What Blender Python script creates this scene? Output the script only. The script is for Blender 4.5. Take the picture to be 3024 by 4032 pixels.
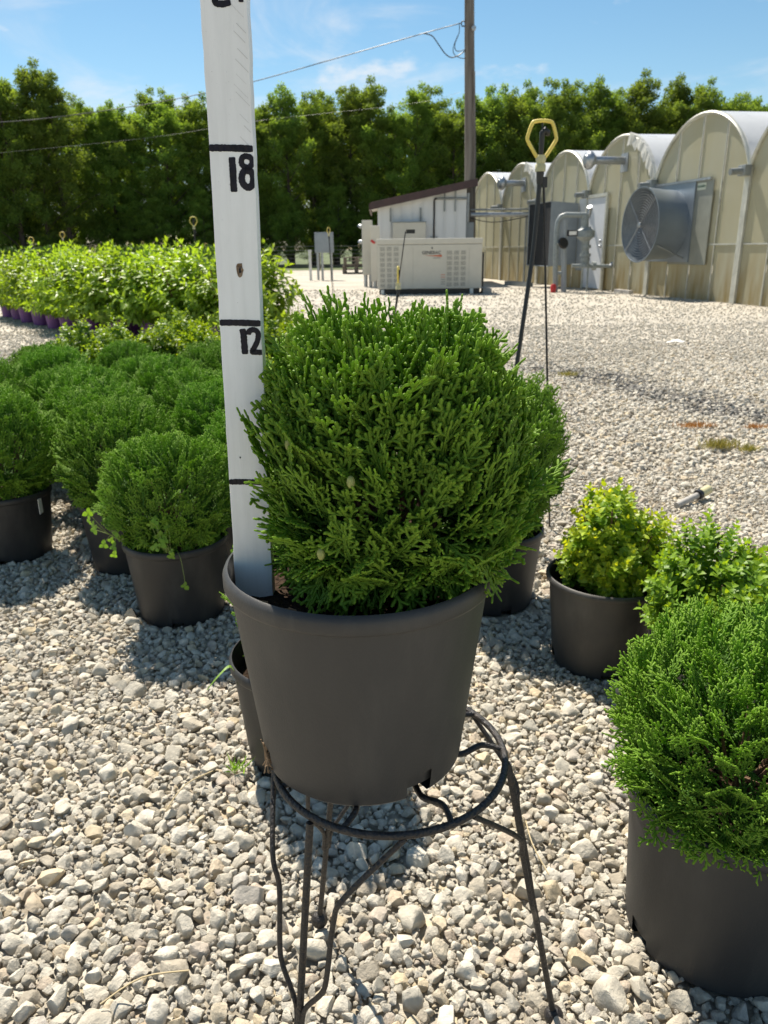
import bpy, bmesh, math, random
import numpy as np
from mathutils import Vector, Matrix
R = math.radians
random.seed(7); rng = np.random.default_rng(11)
for o in list(bpy.data.objects): bpy.data.objects.remove(o)
scene = bpy.context.scene
col = scene.collection

# ------------------------------------------------------------------ camera
cam_d = bpy.data.cameras.new('camera'); cam = bpy.data.objects.new('camera', cam_d); col.objects.link(cam)
cam_d.sensor_fit = 'VERTICAL'; cam_d.sensor_height = 24.0; cam_d.lens = 24.0 * 3030 / 4032
cam_d.clip_start = 0.02; cam_d.clip_end = 2000
cam.location = (0, 0, 0.87)
cam.rotation_mode = 'XYZ'
cam.matrix_world = Matrix.Translation((0, 0, 0.87)) @ Matrix.Rotation(R(90 - 18.9), 4, 'X') @ Matrix.Rotation(R(-0.7), 4, 'Z')
cam_d.dof.use_dof = True; cam_d.dof.focus_distance = 0.72; cam_d.dof.aperture_fstop = 11.0
scene.camera = cam
scene.render.resolution_x = 768; scene.render.resolution_y = 1024

# ------------------------------------------------------------------ sky, sun, exposure
SUN_AZ, SUN_EL = -25.0, 56.0          # azimuth from +Y towards +X
world = bpy.data.worlds.new('World'); scene.world = world; world.use_nodes = True
wn, wl = world.node_tree.nodes, world.node_tree.links
wn.clear()
sky = wn.new('ShaderNodeTexSky'); sky.sky_type = 'NISHITA'; sky.sun_disc = False
sky.sun_elevation = R(SUN_EL); sky.sun_rotation = R(SUN_AZ); sky.air_density = 1.0; sky.dust_density = 0.1; sky.ozone_density = 1.3
tc = wn.new('ShaderNodeTexCoord')
def wmath(op, a, b=None, c=None):
    n = wn.new('ShaderNodeMath'); n.operation = op
    for i, v in enumerate((a, b, c)):
        if v is None: continue
        if isinstance(v, (int, float)): n.inputs[i].default_value = v
        else: wl.new(v, n.inputs[i])
    return n.outputs[0]
mp = wn.new('ShaderNodeMapping'); mp.inputs['Scale'].default_value = (1.6, 1.0, 5.0); mp.inputs['Rotation'].default_value = (0, R(24), 0)
wl.new(tc.outputs['Generated'], mp.inputs[0])
cn = wn.new('ShaderNodeTexNoise'); cn.inputs['Scale'].default_value = 2.1; cn.inputs['Detail'].default_value = 9; cn.inputs['Roughness'].default_value = 0.58; cn.inputs['Distortion'].default_value = 0.7
wl.new(mp.outputs[0], cn.inputs['Vector'])
mr = wn.new('ShaderNodeMapRange'); mr.inputs[1].default_value = 0.475; mr.inputs[2].default_value = 0.73; mr.interpolation_type = 'SMOOTHSTEP'
wl.new(cn.outputs['Fac'], mr.inputs[0])
mp2 = wn.new('ShaderNodeMapping'); mp2.inputs['Scale'].default_value = (1, 1, 2.2); mp2.inputs['Location'].default_value = (0.3, 0.1, 0.2)
wl.new(tc.outputs['Generated'], mp2.inputs[0])
pn = wn.new('ShaderNodeTexNoise'); pn.inputs['Scale'].default_value = 7.0; pn.inputs['Detail'].default_value = 7; pn.inputs['Roughness'].default_value = 0.55
wl.new(mp2.outputs[0], pn.inputs['Vector'])
mr2 = wn.new('ShaderNodeMapRange'); mr2.inputs[1].default_value = 0.60; mr2.inputs[2].default_value = 0.74; mr2.interpolation_type = 'SMOOTHSTEP'
wl.new(pn.outputs['Fac'], mr2.inputs[0])
cl = wmath('MAXIMUM', wmath('MULTIPLY', mr.outputs[0], 0.72), wmath('MULTIPLY', mr2.outputs[0], 0.8))
mix = wn.new('ShaderNodeMix'); mix.data_type = 'RGBA'
hsv = wn.new('ShaderNodeHueSaturation'); hsv.inputs['Saturation'].default_value = 1.16; hsv.inputs['Hue'].default_value = 0.488; wl.new(sky.outputs[0], hsv.inputs['Color'])
wl.new(cl, mix.inputs[0]); wl.new(hsv.outputs[0], mix.inputs[6]); mix.inputs[7].default_value = (7.6, 7.8, 8.0, 1)
bg = wn.new('ShaderNodeBackground'); bg.inputs[1].default_value = 0.066
wl.new(mix.outputs[2], bg.inputs[0])
wo = wn.new('ShaderNodeOutputWorld'); wl.new(bg.outputs[0], wo.inputs[0])

sun_d = bpy.data.lights.new('sun', 'SUN'); sun_d.energy = 5.0; sun_d.angle = R(0.53); sun_d.color = (1.0, 0.92, 0.80)
sun = bpy.data.objects.new('sun', sun_d); col.objects.link(sun)
SD = Vector((math.sin(R(SUN_AZ)) * math.cos(R(SUN_EL)), math.cos(R(SUN_AZ)) * math.cos(R(SUN_EL)), math.sin(R(SUN_EL))))
sun.rotation_euler = SD.to_track_quat('Z', 'Y').to_euler(); sun.location = SD * 30
vs = scene.view_settings; vs.view_transform = 'Standard'; vs.look = 'None'; vs.gamma = 1.0; vs.use_curve_mapping = False; vs.exposure = 0.86

# ------------------------------------------------------------------ helpers
def tag(o, label=None, cat=None, group=None, kind=None):
    if label: o['label'] = label
    if cat: o['category'] = cat
    if group: o['group'] = group
    if kind: o['kind'] = kind
    return o
def empty(name, loc=(0, 0, 0), rz=0.0):
    o = bpy.data.objects.new(name, None); col.objects.link(o); o.location = loc; o.rotation_euler = (0, 0, rz)
    o.empty_display_size = 0.1; return o
def link(name, me, mat=None, parent=None, loc=None):
    if mat is not None and not me.materials: me.materials.append(mat)
    o = bpy.data.objects.new(name, me); col.objects.link(o)
    if parent is not None: o.parent = parent
    if loc is not None: o.location = loc
    return o
def copy_tree(o, parent=None):
    c = o.copy(); col.objects.link(c); c.parent = parent
    for ch in list(o.children): copy_tree(ch, c)
    return c
def smooth(me, ang=None):
    me.polygons.foreach_set('use_smooth', np.ones(len(me.polygons), bool))
    if ang is not None:
        try: me.set_sharp_from_angle(angle=R(ang))
        except Exception: pass
def tri_mesh(name, V, F, attrs=None, sm=True):
    """V (n,3) float, F (m,3) int -> mesh"""
    me = bpy.data.meshes.new(name)
    V = np.ascontiguousarray(V, np.float32); F = np.ascontiguousarray(F, np.int32)
    me.vertices.add(len(V)); me.vertices.foreach_set('co', V.ravel())
    me.loops.add(F.size); me.loops.foreach_set('vertex_index', F.ravel())
    me.polygons.add(len(F)); me.polygons.foreach_set('loop_start', np.arange(0, F.size, 3, dtype=np.int32))
    if attrs:
        for k, a in attrs.items():
            at = me.attributes.new(k, 'FLOAT', 'POINT'); at.data.foreach_set('value', np.ascontiguousarray(a, np.float32))
    me.update(calc_edges=True); me.validate()
    if sm: smooth(me)
    return me
class MB:
    """collects shapes into one mesh"""
    def __init__(s): s.v = []; s.f = []; s.M = Matrix.Identity(4)
    def add(s, vs, fs):
        b = len(s.v); s.v += [tuple(s.M @ Vector(p)) for p in vs]; s.f += [tuple(b + i for i in f) for f in fs]; return s
    def box(s, x0, x1, y0, y1, z0, z1):
        vs = [(x, y, z) for z in (z0, z1) for y in (y0, y1) for x in (x0, x1)]
        return s.add(vs, [(0, 2, 3, 1), (4, 5, 7, 6), (0, 1, 5, 4), (2, 6, 7, 3), (0, 4, 6, 2), (1, 3, 7, 5)])
    def lathe(s, prof, n=32, closed=False):
        vs = [(r * math.cos(2 * math.pi * k / n), r * math.sin(2 * math.pi * k / n), z) for r, z in prof for k in range(n)]
        fs = []
        m = len(prof)
        for i in range(m if closed else m - 1):
            j = (i + 1) % m
            for k in range(n): fs.append((i * n + k, i * n + (k + 1) % n, j * n + (k + 1) % n, j * n + k))
        return s.add(vs, fs)
    def tube(s, pts, r, n=8, closed=False, cap=True):
        P = [Vector(p) for p in pts]; m = len(P); rr = r if isinstance(r, (list, tuple)) else [r] * m
        vs, fs = [], []; u = None
        for i, p in enumerate(P):
            a = P[(i - 1) % m] if (i > 0 or closed) else p; b = P[(i + 1) % m] if (i < m - 1 or closed) else p
            t = (b - a).normalized()
            if u is None: u = t.orthogonal().normalized()
            u = (u - t * u.dot(t)).normalized(); w = t.cross(u)
            for k in range(n):
                an = 2 * math.pi * k / n; vs.append(p + (u * math.cos(an) + w * math.sin(an)) * rr[i])
        for i in range(m if closed else m - 1):
            j = (i + 1) % m
            if closed and j == 0:
                # best matching offset for the seam
                off = min(range(n), key=lambda q: (vs[i * n] - vs[q]).length)
            else: off = 0
            for k in range(n): fs.append((i * n + k, i * n + (k + 1) % n, j * n + (k + 1 + off) % n, j * n + (k + off) % n))
        if cap and not closed: fs += [tuple(range(n - 1, -1, -1)), tuple(range((m - 1) * n, m * n))]
        return s.add(vs, fs)
    def sphere(s, c, r, n=12, m=8, sc=(1, 1, 1)):
        vs, fs = [], []
        for i in range(m + 1):
            th = math.pi * i / m
            for k in range(n):
                ph = 2 * math.pi * k / n; vs.append((c[0] + r * sc[0] * math.sin(th) * math.cos(ph), c[1] + r * sc[1] * math.sin(th) * math.sin(ph), c[2] + r * sc[2] * math.cos(th)))
        for i in range(m):
            for k in range(n): fs.append((i * n + k, (i + 1) * n + k, (i + 1) * n + (k + 1) % n, i * n + (k + 1) % n))
        return s.add(vs, fs)
    def mesh(s, name, sm=None, bevel=0, clean=True):
        me = bpy.data.meshes.new(name); me.from_pydata(s.v, [], s.f)
        if clean or bevel:
            bm = bmesh.new(); bm.from_mesh(me)
            if clean: bmesh.ops.remove_doubles(bm, verts=bm.verts, dist=1e-6)
            bmesh.ops.recalc_face_normals(bm, faces=bm.faces)
            if bevel: bmesh.ops.bevel(bm, geom=[e for e in bm.edges if e.is_manifold and e.calc_face_angle(0) > 0.6], offset=bevel, segments=2, affect='EDGES', profile=0.6)
            bm.to_mesh(me); bm.free()
        if sm is not None: smooth(me, sm)
        return me
    def build(s, name, mat, parent=None, sm=None, bevel=0, loc=None):
        return link(name, s.mesh(name, sm, bevel), mat, parent, loc)
def spline(pts, n=8, closed=False):
    P = [Vector(p) for p in pts]; m = len(P); out = []
    rng_i = range(m if closed else m - 1)
    for i in rng_i:
        g = (lambda k: P[k % m]) if closed else (lambda k: P[min(max(k, 0), m - 1)])
        p0, p1, p2, p3 = g(i - 1), g(i), g(i + 1), g(i + 2)
        for j in range(n):
            t = j / n
            out.append(0.5 * ((2 * p1) + (p2 - p0) * t + (2 * p0 - 5 * p1 + 4 * p2 - p3) * t * t + (3 * p1 - p0 - 3 * p2 + p3) * t ** 3))
    if not closed: out.append(P[-1])
    return out
ORD = ['first', 'second', 'third', 'fourth', 'fifth', 'sixth', 'seventh', 'eighth', 'ninth', 'tenth', 'eleventh', 'twelfth', 'thirteenth', 'fourteenth', 'fifteenth', 'sixteenth', 'seventeenth', 'eighteenth', 'nineteenth', 'twentieth']
def ordinal(i):
    if i < 20: return ORD[i]
    t = {2: 'twenty', 3: 'thirty', 4: 'forty', 5: 'fifty'}[(i + 1) // 10]
    return (t[:-1] + 'ieth') if (i + 1) % 10 == 0 else t + '-' + ORD[(i + 1) % 10 - 1]

# ------------------------------------------------------------------ materials
def mat(name, color=(0.5, 0.5, 0.5), rough=0.6, metal=0.0, var=0.0, vscale=20.0, bump=0.0, bscale=60.0, spec=0.5, color2=None, stretch=(1, 1, 1), detail=6, coords='Object', transl=None, alpha=None, wear=None):
    m = bpy.data.materials.new(name); m.use_nodes = True
    N, L = m.node_tree.nodes, m.node_tree.links; b = N['Principled BSDF']
    b.inputs['Base Color'].default_value = (*color, 1); b.inputs['Roughness'].default_value = rough; b.inputs['Metallic'].default_value = metal
    b.inputs['Specular IOR Level'].default_value = spec
    t = N.new('ShaderNodeTexCoord'); mpn = N.new('ShaderNodeMapping'); mpn.inputs['Scale'].default_value = stretch
    L.new(t.outputs[coords], mpn.inputs[0])
    if var or color2:
        n = N.new('ShaderNodeTexNoise'); n.inputs['Scale'].default_value = vscale; n.inputs['Detail'].default_value = detail; n.inputs['Roughness'].default_value = 0.6
        L.new(mpn.outputs[0], n.inputs['Vector'])
        r = N.new('ShaderNodeValToRGB'); c2 = color2 or tuple(min(1, c * (1 + var)) for c in color); c1 = color if color2 else tuple(c * (1 - var) for c in color)
        r.color_ramp.elements[0].position = 0.35; r.color_ramp.elements[1].position = 0.68
        r.color_ramp.elements[0].color = (*c1, 1); r.color_ramp.elements[1].color = (*c2, 1)
        L.new(n.outputs['Fac'], r.inputs[0]); L.new(r.outputs[0], b.inputs['Base Color'])
        rr = N.new('ShaderNodeMapRange'); rr.inputs[3].default_value = max(0.02, rough - 0.08); rr.inputs[4].default_value = min(1, rough + 0.1)
        L.new(n.outputs['Fac'], rr.inputs[0]); L.new(rr.outputs[0], b.inputs['Roughness'])
    if bump:
        n2 = N.new('ShaderNodeTexNoise'); n2.inputs['Scale'].default_value = bscale; n2.inputs['Detail'].default_value = 5
        L.new(mpn.outputs[0], n2.inputs['Vector'])
        bp = N.new('ShaderNodeBump'); bp.inputs['Strength'].default_value = bump; bp.inputs['Distance'].default_value = 0.01
        L.new(n2.outputs['Fac'], bp.inputs['Height']); L.new(bp.outputs[0], b.inputs['Normal'])
    if transl:
        tr = N.new('ShaderNodeBsdfTranslucent'); tr.inputs[0].default_value = (*transl[1], 1)
        mx = N.new('ShaderNodeMixShader'); mx.inputs[0].default_value = transl[0]
        L.new(b.outputs[0], mx.inputs[1]); L.new(tr.outputs[0], mx.inputs[2]); L.new(mx.outputs[0], N['Material Output'].inputs[0])
    return m
def dusty(m, k=.30, dust=(.17, .16, .14)):
    N, L = m.node_tree.nodes, m.node_tree.links; b = N['Principled BSDF']; src = b.inputs['Base Color'].links[0].from_socket
    t = N.new('ShaderNodeTexCoord')
    def nz(scale, st, lo, hi, kk):
        mp_ = N.new('ShaderNodeMapping'); mp_.inputs['Scale'].default_value = st; L.new(t.outputs['Object'], mp_.inputs[0])
        n = N.new('ShaderNodeTexNoise'); n.inputs['Scale'].default_value = scale; n.inputs['Detail'].default_value = 9; n.inputs['Roughness'].default_value = .65; L.new(mp_.outputs[0], n.inputs['Vector'])
        r_ = N.new('ShaderNodeMapRange'); r_.inputs[1].default_value = lo; r_.inputs[2].default_value = hi; r_.inputs[4].default_value = kk; L.new(n.outputs['Fac'], r_.inputs[0]); return r_.outputs[0]
    a_ = nz(16, (1, 1, .28), .50, .78, k); c_ = nz(330, (1, 1, 1), .735, .76, .7); w_ = nz(60, (1, 1, .12), .62, .72, k * .7)
    mx1 = N.new('ShaderNodeMath'); mx1.operation = 'MAXIMUM'; L.new(a_, mx1.inputs[0]); L.new(c_, mx1.inputs[1])
    mx2 = N.new('ShaderNodeMath'); mx2.operation = 'MAXIMUM'; L.new(mx1.outputs[0], mx2.inputs[0]); L.new(w_, mx2.inputs[1])
    x = N.new('ShaderNodeMix'); x.data_type = 'RGBA'; L.new(mx2.outputs[0], x.inputs[0]); L.new(src, x.inputs[6]); x.inputs[7].default_value = (*dust, 1); L.new(x.outputs[2], b.inputs['Base Color'])
    return m
def foliage_mat(name, dark, light, tip_top, transl, tcol, rough=0.5, hue_obj=0.12, spec=0.4, bump=0.0):
    """attributes: tip (0 base..1 tip), rnd (per spray / leaf); both also carry shade painted into shrub insides and tree clumps"""
    m = bpy.data.materials.new(name); m.use_nodes = True
    N, L = m.node_tree.nodes, m.node_tree.links; b = N['Principled BSDF']
    a1 = N.new('ShaderNodeAttribute'); a1.attribute_name = 'tone'; a2 = N.new('ShaderNodeAttribute'); a2.attribute_name = 'tip_top'
    oi = N.new('ShaderNodeObjectInfo')
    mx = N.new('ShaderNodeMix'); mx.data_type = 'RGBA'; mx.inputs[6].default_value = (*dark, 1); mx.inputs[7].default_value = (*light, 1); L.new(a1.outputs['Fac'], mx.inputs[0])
    my = N.new('ShaderNodeMix'); my.data_type = 'RGBA'; L.new(mx.outputs[2], my.inputs[6]); my.inputs[7].default_value = (*tip_top, 1)
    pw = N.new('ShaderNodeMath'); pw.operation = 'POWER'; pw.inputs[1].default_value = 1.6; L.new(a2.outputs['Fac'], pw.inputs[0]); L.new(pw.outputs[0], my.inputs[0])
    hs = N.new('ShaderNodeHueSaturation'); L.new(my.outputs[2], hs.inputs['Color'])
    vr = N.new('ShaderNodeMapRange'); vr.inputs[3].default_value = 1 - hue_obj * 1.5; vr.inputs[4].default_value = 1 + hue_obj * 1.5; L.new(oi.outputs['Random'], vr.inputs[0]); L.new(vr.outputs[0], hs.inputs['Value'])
    hr = N.new('ShaderNodeMapRange'); hr.inputs[3].default_value = 0.5 - hue_obj * 0.06; hr.inputs[4].default_value = 0.5 + hue_obj * 0.06; L.new(oi.outputs['Random'], hr.inputs[0]); L.new(hr.outputs[0], hs.inputs['Hue'])
    L.new(hs.outputs[0], b.inputs['Base Color']); b.inputs['Roughness'].default_value = rough; b.inputs['Specular IOR Level'].default_value = spec
    tr = N.new('ShaderNodeBsdfTranslucent')
    mul = N.new('ShaderNodeMix'); mul.data_type = 'RGBA'; mul.blend_type = 'MULTIPLY'; mul.inputs[0].default_value = 1; L.new(hs.outputs[0], mul.inputs[6]); mul.inputs[7].default_value = (*tcol, 1)
    L.new(mul.outputs[2], tr.inputs[0])
    ms = N.new('ShaderNodeMixShader'); ms.inputs[0].default_value = transl
    L.new(b.outputs[0], ms.inputs[1]); L.new(tr.outputs[0], ms.inputs[2]); L.new(ms.outputs[0], N['Material Output'].inputs[0])
    if bump:
        t = N.new('ShaderNodeTexCoord'); n2 = N.new('ShaderNodeTexVoronoi'); n2.inputs['Scale'].default_value = 420; L.new(t.outputs['Object'], n2.inputs['Vector'])
        bp = N.new('ShaderNodeBump'); bp.inputs['Strength'].default_value = bump; bp.inputs['Distance'].default_value = 0.001; L.new(n2.outputs['Distance'], bp.inputs['Height']); L.new(bp.outputs[0], b.inputs['Normal'])
    return m
M = {}
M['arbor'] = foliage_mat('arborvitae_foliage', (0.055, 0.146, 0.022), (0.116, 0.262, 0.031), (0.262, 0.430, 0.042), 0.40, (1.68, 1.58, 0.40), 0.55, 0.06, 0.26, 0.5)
M['box'] = foliage_mat('boxwood_foliage', (0.072, 0.155, 0.018), (0.140, 0.260, 0.024), (0.280, 0.400, 0.034), 0.38, (1.7, 1.5, 0.4), 0.45, 0.10, 0.28)
M['box_y'] = foliage_mat('golden_boxwood_foliage', (0.085, 0.195, 0.020), (0.190, 0.340, 0.028), (0.500, 0.560, 0.045), 0.42, (1.7, 1.4, 0.35), 0.42, 0.08, 0.3)
M['hyd'] = foliage_mat('hydrangea_leaf', (0.130, 0.232, 0.026), (0.225, 0.340, 0.036), (0.285, 0.400, 0.044), 0.44, (1.6, 1.55, 0.45), 0.42, 0.10)
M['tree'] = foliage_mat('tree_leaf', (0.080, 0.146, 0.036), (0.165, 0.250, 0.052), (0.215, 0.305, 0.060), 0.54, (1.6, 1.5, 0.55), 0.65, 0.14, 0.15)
M['conifer'] = foliage_mat('young_conifer', (0.030, 0.075, 0.016), (0.060, 0.120, 0.022), (0.11, 0.17, 0.03), 0.20, (1.4, 1.5, 0.5), 0.6, 0.2)
M['weed'] = foliage_mat('clover_leaf', (0.14, 0.30, 0.03), (0.22, 0.40, 0.04), (0.26, 0.46, 0.05), 0.40, (1.6, 1.5, 0.5), 0.45, 0.05)
M['drygrass'] = foliage_mat('dry_grass', (0.26, 0.22, 0.05), (0.36, 0.32, 0.08), (0.34, 0.34, 0.10), 0.25, (1.2, 1.1, 0.6), 0.7, 0.05)
M['rustgrass'] = foliage_mat('rusty_moss', (0.36, 0.16, 0.05), (0.48, 0.24, 0.07), (0.48, 0.26, 0.08), 0.2, (1.2, 1.0, 0.6), 0.8, 0.05)
M['bark'] = mat('bark', (0.075, 0.058, 0.042), 0.9, var=0.5, vscale=9, bump=0.8, bscale=30, stretch=(1, 1, .25))
M['stem'] = mat('twig_bark', (0.13, 0.075, 0.04), 0.85, var=0.35, vscale=80)
M['pot'] = mat('black_nursery_plastic', (0.029, 0.029, 0.030), 0.50, color2=(0.042, 0.041, 0.040), vscale=11, stretch=(1, 1, .22), bump=0.10, bscale=900, spec=0.42, detail=10)
M['pot_black'] = mat('matt_black_plastic', (0.024, 0.024, 0.025), 0.5, var=0.15, vscale=8, bump=0.08, bscale=800, spec=0.42)
M['pot_dusty'] = mat('dusty_black_plastic', (0.030, 0.030, 0.030), 0.50, color2=(0.062, 0.056, 0.048), vscale=9, bump=0.08, bscale=700, spec=0.45)
dusty(M['pot'], .16); dusty(M['pot_black'], .22); dusty(M['pot_dusty'], .34)
M['purple'] = mat('purple_plastic', (0.155, 0.045, 0.205), 0.5, var=0.14, vscale=12)
M['whitepot'] = mat('white_pot_plastic', (0.66, 0.66, 0.66), 0.5, var=0.08, vscale=30)
M['soil'] = mat('potting_soil', (0.020, 0.013, 0.009), 0.98, color2=(0.060, 0.040, 0.026), vscale=120, bump=1.0, bscale=160, spec=0.1)
M['iron'] = mat('black_wrought_iron', (0.016, 0.016, 0.018), 0.45, color2=(0.040, 0.032, 0.027), vscale=120, bump=0.45, bscale=260, metal=0.2, spec=0.5)
M['black'] = mat('black_plastic', (0.012, 0.012, 0.012), 0.42, var=0.2, vscale=50)
M['yellow'] = mat('yellow_plastic', (0.76, 0.60, 0.13), 0.5, var=0.15, vscale=35)
M['cream'] = mat('faded_cream_plastic', (0.50, 0.46, 0.26), 0.55, var=0.12, vscale=35)
M['galv'] = mat('galvanised_steel', (0.36, 0.38, 0.40), 0.36, metal=0.75, var=0.16, vscale=14, bump=0.05, bscale=40)
M['galv_dull'] = mat('weathered_galvanised', (0.26, 0.28, 0.28), 0.5, metal=0.45, var=0.15, vscale=6)
M['alu'] = mat('aluminium_frame', (0.50, 0.50, 0.44), 0.45, metal=0.35, var=0.14, vscale=10)
M['greypaint'] = mat('grey_enamel', (0.27, 0.30, 0.32), 0.45, var=0.08, vscale=5)
M['greypipe'] = mat('grey_pipe_paint', (0.24, 0.27, 0.27), 0.48, var=0.18, vscale=20)
M['fanmetal'] = mat('smooth_fan_steel', (0.24, 0.28, 0.32), 0.38, metal=0.55, var=0.06, vscale=3)
M['housing'] = mat('grey_fibre_panel', (0.21, 0.22, 0.19), 0.5, var=0.12, vscale=3)
M['dark'] = mat('dark_opening', (0.010, 0.011, 0.012), 0.8)
M['shutter'] = mat('fan_shutter', (0.10, 0.11, 0.125), 0.6, var=0.2, vscale=6)
M['gen'] = mat('beige_enamel', (0.58, 0.55, 0.47), 0.42, var=0.04, vscale=4, bump=0.04, bscale=300)
M['vent'] = mat('vent_recess', (0.20, 0.20, 0.18), 0.7)
M['shedwall'] = mat('white_metal_siding', (0.70, 0.71, 0.71), 0.42, var=0.07, vscale=2.5, stretch=(1, 1, .15))
M['fascia'] = mat('brown_fascia_paint', (0.060, 0.030, 0.028), 0.5, var=0.25, vscale=6)
M['roofmetal'] = mat('pale_roof_sheet', (0.55, 0.52, 0.46), 0.45, var=0.1, vscale=6)
M['polewood'] = mat('weathered_pole_wood', (0.095, 0.080, 0.066), 0.85, color2=(0.20, 0.18, 0.155), vscale=14, stretch=(1, 1, .06), bump=0.5, bscale=30)
M['postwood'] = mat('grey_post_wood', (0.16, 0.14, 0.12), 0.9, var=0.3, vscale=12, stretch=(1, 1, .2))
M['pallet'] = mat('pallet_wood', (0.15, 0.12, 0.09), 0.9, var=0.3, vscale=12)
M['whitepipe'] = mat('white_pvc', (0.66, 0.66, 0.62), 0.45, var=0.1, vscale=10)
M['red'] = mat('red_plastic', (0.52, 0.03, 0.03), 0.5, var=0.1)
M['orange'] = mat('orange_print', (0.55, 0.13, 0.05), 0.5)
M['ink'] = mat('dark_print', (0.035, 0.035, 0.04), 0.5)
M['ink_green'] = mat('green_print', (0.10, 0.17, 0.13), 0.5)
M['signplate'] = mat('sign_plate', (0.50, 0.53, 0.42), 0.5, var=0.06)
M['wire'] = mat('cable_black', (0.028, 0.030, 0.034), 0.5)
M['steelwire'] = mat('fence_wire', (0.22, 0.22, 0.22), 0.45, metal=0.6)
M['film'] = mat('white_poly_film', (0.74, 0.75, 0.76), 0.28, var=0.06, vscale=1.5, transl=(0.25, (0.75, 0.75, 0.72)), bump=0.25, bscale=3.0)
M['tornfilm'] = mat('torn_poly_film', (0.72, 0.71, 0.66), 0.35, var=0.12, vscale=12, transl=(0.3, (0.75, 0.73, 0.65)))
M['door'] = mat('pale_metal_door', (0.55, 0.57, 0.60), 0.42, var=0.06, vscale=4)
M['concrete'] = mat('concrete', (0.38, 0.36, 0.33), 0.9, var=0.2, vscale=8, bump=0.3)
M['paper'] = mat('white_paper', (0.75, 0.74, 0.70), 0.7, var=0.05)
M['blackpaint'] = mat('black_brush_paint', (0.005, 0.005, 0.008), 0.5, color2=(0.014, 0.012, 0.022), vscale=260, stretch=(1, 1, .3), bump=0.3, bscale=400, spec=0.25)
M['knot'] = mat('bare_knot_wood', (0.10, 0.06, 0.035), 0.9, color2=(0.30, 0.22, 0.15), vscale=300, bump=0.5, bscale=300)
M['grass'] = mat('mown_grass', (0.055, 0.085, 0.022), 0.9, color2=(0.10, 0.12, 0.035), vscale=0.5, bump=0.8, bscale=12)

def board_material():
    m = mat('white_board_paint', (0.70, 0.71, 0.72), 0.5)
    N, L = m.node_tree.nodes, m.node_tree.links; b = N['Principled BSDF']
    t = N.new('ShaderNodeTexCoord')
    def noise(scale, st, lo, hi):
        mp_ = N.new('ShaderNodeMapping'); mp_.inputs['Scale'].default_value = st; L.new(t.outputs['Object'], mp_.inputs[0])
        n = N.new('ShaderNodeTexNoise'); n.inputs['Scale'].default_value = scale; n.inputs['Detail'].default_value = 7; n.inputs['Roughness'].default_value = .62; L.new(mp_.outputs[0], n.inputs['Vector'])
        r = N.new('ShaderNodeMapRange'); r.inputs[1].default_value = lo; r.inputs[2].default_value = hi; L.new(n.outputs['Fac'], r.inputs[0]); return n, r
    g, gr = noise(160, (1, 1, .06), .42, .75)      # grain streaks showing through the paint
    s, sr = noise(42, (1, 1, .55), .66, .72)       # chips
    d, dr = noise(14, (1, 1, .4), .40, .75)        # grime
    m1 = N.new('ShaderNodeMix'); m1.data_type = 'RGBA'; m1.inputs[6].default_value = (.80, .81, .82, 1); m1.inputs[7].default_value = (.60, .61, .61, 1)
    f1 = N.new('ShaderNodeMath'); f1.operation = 'MULTIPLY'; f1.inputs[1].default_value = .32; L.new(gr.outputs[0], f1.inputs[0]); L.new(f1.outputs[0], m1.inputs[0])
    m2 = N.new('ShaderNodeMix'); m2.data_type = 'RGBA'; L.new(m1.outputs[2], m2.inputs[6]); m2.inputs[7].default_value = (.44, .44, .42, 1)
    f2 = N.new('ShaderNodeMath'); f2.operation = 'MULTIPLY'; f2.inputs[1].default_value = .30; L.new(dr.outputs[0], f2.inputs[0]); L.new(f2.outputs[0], m2.inputs[0])
    m3 = N.new('ShaderNodeMix'); m3.data_type = 'RGBA'; L.new(m2.outputs[2], m3.inputs[6]); m3.inputs[7].default_value = (.16, .14, .13, 1)
    f3 = N.new('ShaderNodeMath'); f3.operation = 'MULTIPLY'; f3.inputs[1].default_value = .55; L.new(sr.outputs[0], f3.inputs[0]); L.new(f3.outputs[0], m3.inputs[0])
    L.new(m3.outputs[2], b.inputs['Base Color'])
    bp = N.new('ShaderNodeBump'); bp.inputs['Strength'].default_value = .35; bp.inputs['Distance'].default_value = .001; L.new(g.outputs['Fac'], bp.inputs['Height']); L.new(bp.outputs[0], b.inputs['Normal'])
    return m
M['board'] = board_material()

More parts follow.
